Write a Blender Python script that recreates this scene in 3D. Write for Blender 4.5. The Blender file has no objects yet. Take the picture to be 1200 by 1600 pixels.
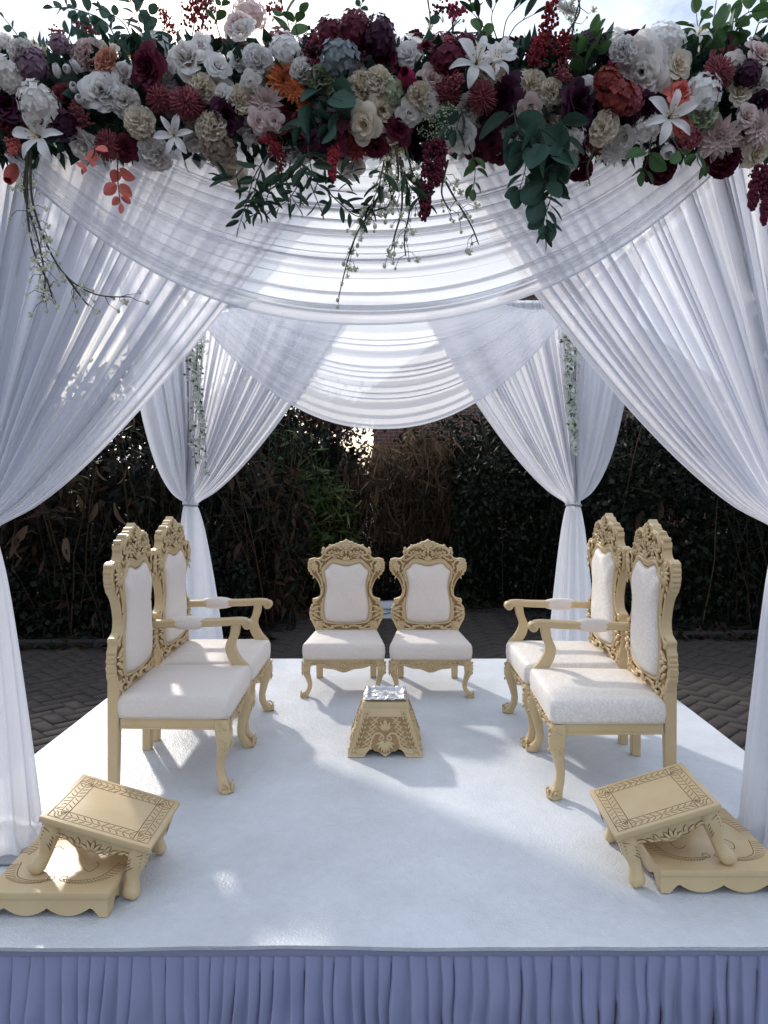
import bpy, bmesh, math, random
import numpy as np
from mathutils import Vector, Matrix, Quaternion, noise

C = bpy.context.scene.collection
S = bpy.context.scene
R = math.radians
rnd = random.Random(7)
nrs = np.random.default_rng(11)

# ---------------------------------------------------------------- camera
FPX, CAM_H = 1110.0, 1.2
PITCH, YAW = math.atan(50 / FPX), math.atan(5 / FPX)
cam = bpy.data.cameras.new('camera')
cam_o = bpy.data.objects.new('camera', cam)
C.objects.link(cam_o)
cam.sensor_fit = 'VERTICAL'
cam.sensor_height = 24.0
cam.lens = FPX / 1600 * 24.0
cam.clip_start, cam.clip_end = 0.05, 2000
cam_o.location = (0, 0, CAM_H)
cam_o.rotation_euler = (R(90) - PITCH, 0, YAW)
S.camera = cam_o

# ---------------------------------------------------------------- light
SUN_EL, SUN_AZ = R(30), R(-28)          # azimuth from +Y, negative = to the left
w = bpy.data.worlds.new('World')
S.world = w
w.use_nodes = True
nt = w.node_tree
nt.nodes.clear()
def N(t, typ, **kw):
    n = t.nodes.new(typ)
    for k, v in kw.items():
        if k in n.inputs: n.inputs[k].default_value = v
        else: setattr(n, k, v)
    return n
out = N(nt, 'ShaderNodeOutputWorld')
bg = N(nt, 'ShaderNodeBackground', Strength=0.12)
sky = N(nt, 'ShaderNodeTexSky', sky_type='NISHITA', sun_disc=False, sun_elevation=SUN_EL, sun_rotation=SUN_AZ,
        air_density=1.0, dust_density=1.8, ozone_density=1.0)
tc = N(nt, 'ShaderNodeTexCoord')
mp = N(nt, 'ShaderNodeMapping')
mp.inputs['Scale'].default_value = (1, 1, 2.2)
cn = N(nt, 'ShaderNodeTexNoise', Scale=3.6, Detail=9.0, Roughness=0.6)
cr = N(nt, 'ShaderNodeValToRGB')
cr.color_ramp.elements[0].position = 0.40
cr.color_ramp.elements[1].position = 0.58
cmix = N(nt, 'ShaderNodeMix', data_type='RGBA')
L = nt.links.new
L(tc.outputs['Generated'], mp.inputs['Vector'])
L(mp.outputs['Vector'], cn.inputs['Vector'])
L(cn.outputs['Fac'], cr.inputs['Fac'])
L(cr.outputs['Color'], cmix.inputs['Factor'])
L(sky.outputs['Color'], cmix.inputs['A'])
# cloud bodies: bright tops and greyer thick parts
c2 = N(nt, 'ShaderNodeTexNoise', Scale=6.5, Detail=8.0, Roughness=0.62)
L(mp.outputs['Vector'], c2.inputs['Vector'])
r2 = N(nt, 'ShaderNodeValToRGB')
e2 = r2.color_ramp.elements
e2[0].position, e2[0].color = 0.34, (0.58, 0.66, 0.80, 1)
e2[1].position, e2[1].color = 0.62, (1.0, 1.06, 1.16, 1)
L(c2.outputs['Fac'], r2.inputs['Fac'])
cs = N(nt, 'ShaderNodeVectorMath', operation='SCALE')
cs.inputs['Scale'].default_value = 8.8
L(r2.outputs['Color'], cs.inputs[0])
L(cs.outputs['Vector'], cmix.inputs['B'])
L(cmix.outputs['Result'], bg.inputs['Color'])
L(bg.outputs['Background'], out.inputs['Surface'])

sun = bpy.data.lights.new('sun', 'SUN')
sun.energy, sun.angle, sun.color = 2.0, R(2.5), (1.0, 0.94, 0.85)
sun_o = bpy.data.objects.new('sun', sun)
C.objects.link(sun_o)
sd = Vector((math.sin(SUN_AZ) * math.cos(SUN_EL), math.cos(SUN_AZ) * math.cos(SUN_EL), math.sin(SUN_EL)))
sun_o.rotation_euler = (-sd).to_track_quat('-Z', 'Y').to_euler()
sun_o.location = sd * 60

S.view_settings.view_transform = 'Standard'
S.view_settings.look = 'None'
S.view_settings.exposure = 0.54
S.view_settings.gamma = 1.0
S.view_settings.use_curve_mapping = False
S.render.engine = 'CYCLES'
S.cycles.use_denoising = True
S.cycles.max_bounces = 10
S.cycles.diffuse_bounces = 5
S.cycles.transmission_bounces = 6
S.cycles.transparent_max_bounces = 24
S.cycles.sample_clamp_indirect = 6.0

# ---------------------------------------------------------------- pixel helpers (measurements from the photo, 1200 x 1600)
def ray(px, py):
    cx, cy = (px - 600) / FPX, (800 - py) / FPX
    x, y, z = cx, math.cos(PITCH) + cy * math.sin(PITCH), -math.sin(PITCH) + cy * math.cos(PITCH)
    c, s = math.cos(YAW), math.sin(YAW)
    return Vector((x * c - y * s, x * s + y * c, z))
def at_y(px, py, Y):
    d = ray(px, py); t = Y / d.y
    return Vector((d.x * t, Y, CAM_H + d.z * t))
def on_z(px, py, z):
    d = ray(px, py); t = (z - CAM_H) / d.z
    return Vector((d.x * t, d.y * t, z))
def project(p):
    c, s = math.cos(YAW), math.sin(YAW)
    x, y, z = p[0] * c + p[1] * s, -p[0] * s + p[1] * c, p[2] - CAM_H
    dep = y * math.cos(PITCH) - z * math.sin(PITCH)
    v = y * math.sin(PITCH) + z * math.cos(PITCH)
    if dep < 0.05: return None
    return 600 + FPX * x / dep, 800 - FPX * v / dep, dep

# ---------------------------------------------------------------- materials
def mat(name, col, rough=0.6, var=0.0, noise_amt=0.0, noise_scale=8.0, bump=0.0, bump_scale=60.0, spec=0.4,
        metal=0.0, sheen=0.0, transl=0.0, coords='Object', hue=0.0, col2=None, detail=5.0):
    m = bpy.data.materials.new(name)
    m.use_nodes = True
    t = m.node_tree
    t.nodes.clear()
    lk = t.links.new
    o = N(t, 'ShaderNodeOutputMaterial')
    b = N(t, 'ShaderNodeBsdfPrincipled', Roughness=rough, Metallic=metal)
    b.inputs['Specular IOR Level'].default_value = spec
    if sheen:
        b.inputs['Sheen Weight'].default_value = sheen
    tc_ = N(t, 'ShaderNodeTexCoord')
    c = N(t, 'ShaderNodeRGB'); c.outputs[0].default_value = (*col, 1)
    cur = c.outputs[0]
    if noise_amt:
        nz = N(t, 'ShaderNodeTexNoise', Scale=noise_scale, Detail=detail)
        lk(tc_.outputs[coords], nz.inputs['Vector'])
        mx = N(t, 'ShaderNodeMix', data_type='RGBA')
        rp = N(t, 'ShaderNodeValToRGB')
        rp.color_ramp.elements[0].position, rp.color_ramp.elements[1].position = 0.35, 0.68
        lk(nz.outputs['Fac'], rp.inputs['Fac'])
        ml = N(t, 'ShaderNodeMath', operation='MULTIPLY'); ml.inputs[1].default_value = noise_amt
        lk(rp.outputs['Color'], ml.inputs[0]); lk(ml.outputs[0], mx.inputs['Factor'])
        lk(cur, mx.inputs['A'])
        c2 = col2 if col2 else tuple(x * 0.45 for x in col)
        mx.inputs['B'].default_value = (*c2, 1)
        cur = mx.outputs['Result']
    if var or hue:
        g = N(t, 'ShaderNodeNewGeometry')
        hs = N(t, 'ShaderNodeHueSaturation')
        mr = N(t, 'ShaderNodeMapRange'); mr.inputs['To Min'].default_value = 1 - var; mr.inputs['To Max'].default_value = 1 + var
        lk(g.outputs['Random Per Island'], mr.inputs['Value']); lk(mr.outputs[0], hs.inputs['Value'])
        if hue:
            wn = N(t, 'ShaderNodeTexWhiteNoise', noise_dimensions='1D')
            lk(g.outputs['Random Per Island'], wn.inputs['W'])
            mh = N(t, 'ShaderNodeMapRange'); mh.inputs['To Min'].default_value = 0.5 - hue; mh.inputs['To Max'].default_value = 0.5 + hue
            lk(wn.outputs['Value'], mh.inputs['Value']); lk(mh.outputs[0], hs.inputs['Hue'])
        lk(cur, hs.inputs['Color'])
        cur = hs.outputs['Color']
    lk(cur, b.inputs['Base Color'])
    if bump:
        nb = N(t, 'ShaderNodeTexNoise', Scale=bump_scale, Detail=6.0)
        lk(tc_.outputs[coords], nb.inputs['Vector'])
        bp = N(t, 'ShaderNodeBump', Strength=bump, Distance=0.01)
        lk(nb.outputs['Fac'], bp.inputs['Height']); lk(bp.outputs[0], b.inputs['Normal'])
    if transl:
        tr = N(t, 'ShaderNodeBsdfTranslucent')
        lk(cur, tr.inputs['Color'])
        ms = N(t, 'ShaderNodeMixShader'); ms.inputs[0].default_value = transl
        lk(b.outputs[0], ms.inputs[1]); lk(tr.outputs[0], ms.inputs[2]); lk(ms.outputs[0], o.inputs['Surface'])
    else:
        lk(b.outputs[0], o.inputs['Surface'])
    return m

def sheer(name, col, op0, op1, transl=0.5):
    """woven voile: threads let part of the light straight through, more threads in the way at a slant"""
    m = bpy.data.materials.new(name); m.use_nodes = True
    t = m.node_tree; t.nodes.clear(); lk = t.links.new
    o = N(t, 'ShaderNodeOutputMaterial')
    d = N(t, 'ShaderNodeBsdfDiffuse', Color=(*col, 1)); tr = N(t, 'ShaderNodeBsdfTranslucent', Color=(*col, 1))
    tp = N(t, 'ShaderNodeBsdfTransparent', Color=(1, 1, 1, 1))
    a = N(t, 'ShaderNodeMixShader'); a.inputs[0].default_value = transl
    lk(d.outputs[0], a.inputs[1]); lk(tr.outputs[0], a.inputs[2])
    tc_ = N(t, 'ShaderNodeTexCoord'); cr_ = N(t, 'ShaderNodeTexNoise', Scale=16.0, Detail=5.0, Roughness=0.6); lk(tc_.outputs['Object'], cr_.inputs['Vector'])
    bp = N(t, 'ShaderNodeBump', Strength=0.22, Distance=0.02); lk(cr_.outputs['Fac'], bp.inputs['Height'])
    lk(bp.outputs[0], d.inputs['Normal']); lk(bp.outputs[0], tr.inputs['Normal'])
    lw = N(t, 'ShaderNodeLayerWeight', Blend=0.45); nz = N(t, 'ShaderNodeTexNoise', Scale=9.0, Detail=4.0)
    lk(tc_.outputs['Object'], nz.inputs['Vector'])
    mr = N(t, 'ShaderNodeMapRange'); mr.inputs['To Min'].default_value = op0; mr.inputs['To Max'].default_value = op1
    lk(lw.outputs['Facing'], mr.inputs['Value'])
    ad = N(t, 'ShaderNodeMath', operation='MULTIPLY_ADD'); ad.inputs[1].default_value = 0.10; lk(nz.outputs['Fac'], ad.inputs[0])
    lk(mr.outputs[0], ad.inputs[2])
    ms = N(t, 'ShaderNodeMixShader'); lk(ad.outputs[0], ms.inputs[0]); lk(tp.outputs[0], ms.inputs[1]); lk(a.outputs[0], ms.inputs[2])
    lk(ms.outputs[0], o.inputs['Surface'])
    return m

def floor_material():
    m = bpy.data.materials.new('white_vinyl'); m.use_nodes = True
    t = m.node_tree; t.nodes.clear(); lk = t.links.new
    o = N(t, 'ShaderNodeOutputMaterial')
    b = N(t, 'ShaderNodeBsdfPrincipled', Roughness=0.42); b.inputs['Specular IOR Level'].default_value = 0.5
    tc_ = N(t, 'ShaderNodeTexCoord')
    n1 = N(t, 'ShaderNodeTexNoise', Scale=1.7, Detail=6.0, Roughness=0.65)
    n3 = N(t, 'ShaderNodeTexNoise', Scale=38.0, Detail=4.0)
    n2 = N(t, 'ShaderNodeTexVoronoi', Scale=150.0)
    for n in (n1, n2, n3): lk(tc_.outputs['Object'], n.inputs['Vector'])
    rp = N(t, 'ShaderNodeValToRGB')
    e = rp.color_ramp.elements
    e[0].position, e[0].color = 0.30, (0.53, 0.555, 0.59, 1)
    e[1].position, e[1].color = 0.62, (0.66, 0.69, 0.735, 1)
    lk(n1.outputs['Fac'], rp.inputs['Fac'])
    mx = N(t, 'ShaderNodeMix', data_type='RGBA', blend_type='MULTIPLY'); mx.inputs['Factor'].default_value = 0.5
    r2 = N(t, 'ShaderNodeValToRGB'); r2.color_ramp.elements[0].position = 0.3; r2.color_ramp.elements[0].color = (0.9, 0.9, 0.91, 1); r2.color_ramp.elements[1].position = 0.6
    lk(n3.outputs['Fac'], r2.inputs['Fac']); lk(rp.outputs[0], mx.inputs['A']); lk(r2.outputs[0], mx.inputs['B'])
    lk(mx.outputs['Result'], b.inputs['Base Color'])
    rr = N(t, 'ShaderNodeMapRange'); rr.inputs['To Min'].default_value = 0.28; rr.inputs['To Max'].default_value = 0.6
    lk(n1.outputs['Fac'], rr.inputs['Value']); lk(rr.outputs[0], b.inputs['Roughness'])
    bp = N(t, 'ShaderNodeBump', Strength=0.40, Distance=0.003); lk(n2.outputs['Distance'], bp.inputs['Height'])
    b2 = N(t, 'ShaderNodeBump', Strength=0.22, Distance=0.010); lk(n3.outputs['Fac'], b2.inputs['Height']); lk(bp.outputs[0], b2.inputs['Normal'])
    lk(b2.outputs[0], b.inputs['Normal'])
    lk(b.outputs[0], o.inputs['Surface'])
    return m

def damask_material(name, col, amt):
    m = bpy.data.materials.new(name); m.use_nodes = True
    t = m.node_tree; t.nodes.clear(); lk = t.links.new
    o = N(t, 'ShaderNodeOutputMaterial')
    b = N(t, 'ShaderNodeBsdfPrincipled', Roughness=0.55); b.inputs['Specular IOR Level'].default_value = 0.4; b.inputs['Sheen Weight'].default_value = 0.25
    tc_ = N(t, 'ShaderNodeTexCoord')
    nz = N(t, 'ShaderNodeTexNoise', Scale=14.0, Detail=2.0)
    lk(tc_.outputs['Object'], nz.inputs['Vector'])
    vm = N(t, 'ShaderNodeVectorMath', operation='MULTIPLY_ADD'); vm.inputs[1].default_value = (0.11,) * 3
    lk(nz.outputs['Color'], vm.inputs[0]); lk(tc_.outputs['Object'], vm.inputs[2])
    v = N(t, 'ShaderNodeTexVoronoi', Scale=50.0, feature='DISTANCE_TO_EDGE'); lk(vm.outputs[0], v.inputs['Vector'])
    rp = N(t, 'ShaderNodeValToRGB'); e = rp.color_ramp.elements
    e[0].position, e[0].color = 0.06, (*[c * (1 - amt) for c in col], 1)
    e[1].position, e[1].color = 0.16, (*col, 1)
    lk(v.outputs['Distance'], rp.inputs['Fac']); lk(rp.outputs[0], b.inputs['Base Color'])
    rr = N(t, 'ShaderNodeMapRange'); rr.inputs['From Max'].default_value = 0.2; rr.inputs['To Min'].default_value = 0.38; rr.inputs['To Max'].default_value = 0.7
    lk(v.outputs['Distance'], rr.inputs['Value']); lk(rr.outputs[0], b.inputs['Roughness'])
    wr = N(t, 'ShaderNodeTexNoise', Scale=9.0, Detail=3.0); lk(tc_.outputs['Object'], wr.inputs['Vector'])
    bp = N(t, 'ShaderNodeBump', Strength=0.35, Distance=0.003); lk(v.outputs['Distance'], bp.inputs['Height'])
    b2 = N(t, 'ShaderNodeBump', Strength=0.45, Distance=0.02); lk(wr.outputs['Fac'], b2.inputs['Height']); lk(bp.outputs[0], b2.inputs['Normal'])
    lk(b2.outputs[0], b.inputs['Normal']); lk(b.outputs[0], o.inputs['Surface'])
    return m

def brick_wall_material():
    m = bpy.data.materials.new('red_brick'); m.use_nodes = True
    t = m.node_tree; t.nodes.clear(); lk = t.links.new
    o = N(t, 'ShaderNodeOutputMaterial'); b = N(t, 'ShaderNodeBsdfPrincipled', Roughness=0.9)
    tc_ = N(t, 'ShaderNodeTexCoord'); mp_ = N(t, 'ShaderNodeMapping'); mp_.inputs['Rotation'].default_value = (R(90), 0, 0)
    lk(tc_.outputs['Object'], mp_.inputs['Vector'])
    br = N(t, 'ShaderNodeTexBrick', Scale=1.0)
    br.inputs['Color1'].default_value = (0.17, 0.06, 0.045, 1); br.inputs['Color2'].default_value = (0.11, 0.045, 0.035, 1)
    br.inputs['Mortar'].default_value = (0.16, 0.14, 0.12, 1); br.inputs['Mortar Size'].default_value = 0.012
    br.inputs['Brick Width'].default_value = 0.225; br.inputs['Row Height'].default_value = 0.075
    lk(mp_.outputs[0], br.inputs['Vector']); lk(br.outputs['Color'], b.inputs['Base Color'])
    lk(b.outputs[0], o.inputs['Surface'])
    return m

WOOD = (0.585, 0.445, 0.255)
M = {
 'wood': mat('cream_wood', WOOD, 0.36, noise_amt=0.55, noise_scale=11, col2=(0.52, 0.375, 0.20), bump=0.06, bump_scale=45),
 'wood_glaze': mat('brown_glazed_wood', (0.30, 0.175, 0.075), 0.55, noise_amt=0.5, noise_scale=30, col2=(0.42, 0.28, 0.13), bump=0.1, bump_scale=80),
 'line': mat('carved_line_stain', (0.22, 0.125, 0.05), 0.7),
 'cushion': damask_material('ivory_brocade', (0.74, 0.665, 0.61), 0.035),
 'cushion_gold': damask_material('white_damask', (0.80, 0.745, 0.69), 0.12),
 'piping': mat('ivory_piping', (0.60, 0.50, 0.40), 0.7),
 'voile': sheer('white_voile', (0.90, 0.905, 0.945), 0.70, 0.98, 0.50),
 'voile_thin': sheer('thin_white_voile', (0.90, 0.905, 0.945), 0.76, 0.97, 0.52),
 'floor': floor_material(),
 'skirt': mat('lavender_skirt_cloth', (0.29, 0.305, 0.47), 0.8, noise_amt=0.2, noise_scale=5, sheen=0.2, bump=0.05, bump_scale=300, col2=(0.245, 0.26, 0.41)),
 'dark': mat('dark_board', (0.05, 0.045, 0.04), 0.85, noise_amt=0.5),
 'pole': mat('grey_metal_pole', (0.35, 0.35, 0.38), 0.4, metal=0.8, noise_amt=0.1),
 'cord': mat('grey_tie_cord', (0.28, 0.25, 0.24), 0.8),
 'foil': mat('crumpled_foil', (0.62, 0.62, 0.64), 0.25, metal=1.0, bump=0.35, bump_scale=60, noise_amt=0.15, noise_scale=60),
 'soil': mat('dark_soil', (0.035, 0.028, 0.022), 0.95, noise_amt=0.6, noise_scale=3, bump=0.6, bump_scale=12),
 'paver': mat('charcoal_paver', (0.033, 0.026, 0.022), 0.85, var=0.38, hue=0.02, noise_amt=0.5, noise_scale=9, bump=0.25, bump_scale=55),
 'joint': mat('sandy_joint', (0.022, 0.02, 0.017), 0.95, noise_amt=0.5, noise_scale=20),
 'kerb': mat('dark_kerb_stone', (0.02, 0.018, 0.016), 0.95, noise_amt=0.5, noise_scale=8, bump=0.3, bump_scale=30),
 'brick': brick_wall_material(),
 'slate': mat('brown_roof_tile', (0.07, 0.05, 0.045), 0.8, noise_amt=0.5, noise_scale=4, bump=0.4, bump_scale=10),
 'glass': mat('dark_window_glass', (0.03, 0.035, 0.04), 0.06, spec=0.8),
 'white_paint': mat('white_paint', (0.75, 0.75, 0.74), 0.5, noise_amt=0.1),
 'sheet': mat('grey_sheet_cloth', (0.42, 0.43, 0.46), 0.8, noise_amt=0.2),
 'bark': mat('dark_bark', (0.045, 0.035, 0.028), 0.9, noise_amt=0.6, noise_scale=14, bump=0.6, bump_scale=25),
 'drystem': mat('dry_cane', (0.045, 0.032, 0.02), 0.85, spec=0.2, var=0.5),
 'dryleaf': mat('dried_brown_leaf', (0.040, 0.025, 0.015), 0.85, spec=0.2, var=0.55, hue=0.02, transl=0.25),
 'dryleaf_pale': mat('dried_tan_leaf', (0.10, 0.066, 0.038), 0.8, spec=0.2, var=0.6, hue=0.015, transl=0.25),
 'reed': mat('dry_reed_blade', (0.15, 0.10, 0.06), 0.8, spec=0.2, var=0.6, hue=0.02, transl=0.35),
 'bamboo': mat('bamboo_leaf', (0.10, 0.145, 0.045), 0.5, var=0.5, hue=0.03, transl=0.45),
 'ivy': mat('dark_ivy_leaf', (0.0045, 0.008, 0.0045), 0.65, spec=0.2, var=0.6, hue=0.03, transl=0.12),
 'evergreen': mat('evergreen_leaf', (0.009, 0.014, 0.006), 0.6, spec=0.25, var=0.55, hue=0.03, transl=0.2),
 'redleaf': mat('russet_leaf', (0.08, 0.03, 0.025), 0.6, var=0.5, hue=0.02, transl=0.35),
}
def petal(name, col, tr=0.22, var=0.16, rough=0.6, hue=0.0):
    M[name] = mat(name.replace(' ', '_'), col, rough, var=var, transl=tr, spec=0.25, hue=hue)
petal('white petal', (0.88, 0.86, 0.85), .42); petal('cream petal', (0.86, 0.78, 0.66), .36); petal('blush petal', (0.80, 0.66, 0.64), .36)
petal('ivory petal', (0.84, 0.80, 0.77), .40); petal('burgundy petal', (0.115, 0.012, 0.032), 0.12, 0.35); petal('plum petal', (0.05, 0.010, 0.032), 0.1, 0.35)
petal('magenta petal', (0.34, 0.02, 0.085), 0.2, 0.3); petal('red petal', (0.36, 0.035, 0.05), 0.2, 0.35); petal('rust petal', (0.26, 0.045, 0.04), 0.2, 0.35)
petal('coral petal', (0.68, 0.17, 0.14), 0.25, 0.25); petal('orange petal', (0.70, 0.22, 0.09), 0.25, 0.25); petal('peach petal', (0.72, 0.38, 0.28), 0.25, 0.2)
petal('mauve petal', (0.24, 0.15, 0.20), 0.2, 0.3); petal('slate petal', (0.24, 0.27, 0.29), 0.2, 0.3); petal('dusty petal', (0.30, 0.075, 0.095), 0.15, 0.35)
petal('sage petal', (0.42, 0.47, 0.32), 0.2, 0.25); petal('taupe petal', (0.30, 0.23, 0.19), 0.2, 0.25)
petal('pollen', (0.45, 0.22, 0.05), 0.0, 0.3); petal('anther', (0.50, 0.42, 0.10), 0.0, 0.3)
petal('euca leaf', (0.045, 0.095, 0.075), 0.2, 0.4, 0.5, 0.02); petal('green leaf', (0.05, 0.12, 0.04), 0.25, 0.4, 0.42, 0.02)
petal('dark leaf', (0.022, 0.05, 0.030), 0.15, 0.45, 0.45, 0.02); petal('stem', (0.05, 0.05, 0.03), 0.0, 0.3); petal('bud', (0.62, 0.62, 0.46), 0.2, 0.2)
petal('wisteria petal', (0.72, 0.75, 0.68), 0.3, 0.2)

# ---------------------------------------------------------------- mesh helper
class MB:
    def __init__(s): s.v, s.f, s.m, s.n = [], [], [], 0
    def add(s, vs, fs, mi=0, T=None):
        if T is not None: vs = [T @ Vector(v) for v in vs]
        b = s.n
        s.v.extend([tuple(v) for v in vs]); s.n += len(vs)
        for f in fs:
            s.f.append([i + b for i in f]); s.m.append(mi)
    def grid(s, P, cu=False, cv=False, mi=0, T=None):
        nu, nv = len(P), len(P[0])
        vs = [p for row in P for p in row]
        fs = [(i * nv + j, ((i + 1) % nu) * nv + j, ((i + 1) % nu) * nv + (j + 1) % nv, i * nv + (j + 1) % nv)
              for i in range(nu if cu else nu - 1) for j in range(nv if cv else nv - 1)]
        s.add(vs, fs, mi, T)
    def loft(s, rings, caps=True, mi=0, T=None):
        n = len(rings[0]); vs = [p for r in rings for p in r]
        fs = [(i * n + j, i * n + (j + 1) % n, (i + 1) * n + (j + 1) % n, (i + 1) * n + j) for i in range(len(rings) - 1) for j in range(n)]
        if caps: fs += [tuple(reversed(range(n))), tuple(range((len(rings) - 1) * n, len(rings) * n))]
        s.add(vs, fs, mi, T)
    def tube(s, pts, r, n=6, mi=0, T=None, flat=1.0, up=None, caps=True):
        """round bar along pts; r a number or a list; flat squashes it along `up`"""
        pts = [Vector(p) for p in pts]
        k = len(pts)
        rs = list(r) if hasattr(r, '__len__') else [r] * k
        ref = Vector(up) if up is not None else None
        rings, prev = [], None
        for i, p in enumerate(pts):
            d = (pts[min(i + 1, k - 1)] - pts[max(i - 1, 0)])
            if d.length < 1e-9: d = Vector((0, 0, 1))
            d.normalize()
            if ref is not None: a = ref - d * ref.dot(d)
            elif prev is not None: a = prev - d * prev.dot(d)
            else: a = d.orthogonal()
            if a.length < 1e-6: a = d.orthogonal()
            a.normalize(); prev = a
            b = d.cross(a)
            rings.append([p + a * (math.cos(q) * rs[i] * flat) + b * (math.sin(q) * rs[i]) for q in [2 * math.pi * j / n for j in range(n)]])
        s.loft(rings, caps, mi, T)
    def blob(s, c, rx, ry, rz, nu=8, nv=5, mi=0, T=None):
        c = Vector(c); rings = []
        vs = [c + Vector((0, 0, -rz))]
        for i in range(1, nv):
            a = -math.pi / 2 + math.pi * i / nv
            for j in range(nu):
                q = 2 * math.pi * j / nu
                vs.append(c + Vector((math.cos(a) * math.cos(q) * rx, math.cos(a) * math.sin(q) * ry, math.sin(a) * rz)))
        vs.append(c + Vector((0, 0, rz)))
        fs = [(0, 1 + (j + 1) % nu, 1 + j) for j in range(nu)]
        for i in range(nv - 2):
            for j in range(nu):
                a = 1 + i * nu
                fs.append((a + j, a + (j + 1) % nu, a + nu + (j + 1) % nu, a + nu + j))
        l = len(vs) - 1; a = 1 + (nv - 2) * nu
        fs += [(a + j, a + (j + 1) % nu, l) for j in range(nu)]
        s.add(vs, fs, mi, T)
    def box(s, c, sx, sy, sz, bev=0.0, mi=0, T=None, seg=2):
        bm = bmesh.new()
        bmesh.ops.create_cube(bm, size=1.0, matrix=Matrix.Translation(c) @ Matrix.Diagonal((sx, sy, sz, 1)))
        if bev: bmesh.ops.bevel(bm, geom=bm.edges[:], offset=bev, segments=seg, profile=0.5, affect='EDGES')
        bm.verts.index_update()
        s.add([v.co.copy() for v in bm.verts], [[v.index for v in f.verts] for f in bm.faces], mi, T)
        bm.free()
    def prism(s, poly, d0, d1, axis='y', bev=0.0, mi=0, T=None):
        """2-D outline (a, b) pushed through from d0 to d1 along axis; bev insets the front rim"""
        def P(a, b, d): return (a, d, b) if axis == 'y' else ((a, b, d) if axis == 'z' else (d, a, b))
        bm = bmesh.new()
        vs = [bm.verts.new(P(a, b, d0)) for a, b in poly]
        f = bm.faces.new(vs)
        r = bmesh.ops.extrude_face_region(bm, geom=[f])
        ev = [e for e in r['geom'] if isinstance(e, bmesh.types.BMVert)]
        off = Vector(P(0, 0, d1)) - Vector(P(0, 0, d0))
        for v in ev: v.co += off
        bmesh.ops.recalc_face_normals(bm, faces=bm.faces)
        if bev:
            es = [e for e in bm.edges if len(e.link_faces) == 2 and any(len(q.verts) == len(poly) for q in e.link_faces)]
            bmesh.ops.bevel(bm, geom=es, offset=bev, segments=2, profile=0.5, affect='EDGES', clamp_overlap=True)
        bmesh.ops.triangulate(bm, faces=[q for q in bm.faces if len(q.verts) > 4])
        bm.verts.index_update()
        s.add([v.co.copy() for v in bm.verts], [[v.index for v in q.verts] for q in bm.faces], mi, T)
        bm.free()
    def mesh(s, name, mats, smooth=True, ang=38):
        me = bpy.data.meshes.new(name)
        me.from_pydata(s.v, [], s.f)
        for m in (mats if isinstance(mats, (list, tuple)) else [mats]): me.materials.append(m)
        if s.m and max(s.m): me.polygons.foreach_set('material_index', s.m)
        if smooth:
            me.polygons.foreach_set('use_smooth', [True] * len(me.polygons))
            if ang < 180: me.set_sharp_from_angle(angle=R(ang))
        me.update()
        return me
    def build(s, name, mats, parent=None, **kw):
        return link(name, s.mesh(name, mats, **kw), parent)

def link(name, me, parent=None, loc=None, rot=None):
    o = bpy.data.objects.new(name, me)
    C.objects.link(o)
    if parent is not None: o.parent = parent
    if loc is not None: o.location = loc
    if rot is not None:
        o.rotation_mode = 'QUATERNION' if isinstance(rot, Quaternion) else 'XYZ'
        if isinstance(rot, Quaternion): o.rotation_quaternion = rot
        else: o.rotation_euler = rot
    return o
def tag(o, label=None, cat=None, group=None, kind=None):
    if label: o['label'] = label
    if cat: o['category'] = cat
    if group: o['group'] = group
    if kind: o['kind'] = kind
    return o
def thing(name, label, cat, loc=(0, 0, 0), rz=0.0, group=None):
    o = bpy.data.objects.new(name, None)
    C.objects.link(o); o.location = loc; o.rotation_euler = (0, 0, rz); o.empty_display_size = 0.1
    return tag(o, label, cat, group)
def dup(root, loc, rz, label):
    def cp(o, par):
        c = o.copy(); C.objects.link(c); c.parent = par
        for ch in o.children: cp(ch, c)
        return c
    kids = list(root.children)
    r = root.copy(); C.objects.link(r); r.location = loc; r.rotation_euler = (0, 0, rz); r['label'] = label
    for ch in kids: cp(ch, r)
    return r
def raw_mesh(name, V, F, mats, mi=None, smooth=True):
    """fast path for big numpy leaf masses; F is an (n, 3) or (n, 4) array"""
    me = bpy.data.meshes.new(name)
    nv, nf, k = len(V), len(F), F.shape[1]
    me.vertices.add(nv); me.vertices.foreach_set('co', np.asarray(V, np.float32).ravel())
    me.loops.add(nf * k); me.loops.foreach_set('vertex_index', np.asarray(F, np.int32).ravel())
    me.polygons.add(nf); me.polygons.foreach_set('loop_start', np.arange(0, nf * k, k, dtype=np.int32))
    for m in (mats if isinstance(mats, (list, tuple)) else [mats]): me.materials.append(m)
    if mi is not None: me.polygons.foreach_set('material_index', np.asarray(mi, np.int32))
    me.update(calc_edges=True)
    if smooth: me.polygons.foreach_set('use_smooth', np.ones(nf, bool))
    return me
LEAF_V = np.array([(0, 0, 0), (-0.5, 0.42, 0.10), (0.5, 0.42, 0.10), (0, 1.0, -0.08), (0, 0.45, 0.0)], float)
LEAF_F = np.array([(0, 2, 3, 4), (0, 4, 3, 1)])
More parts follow.
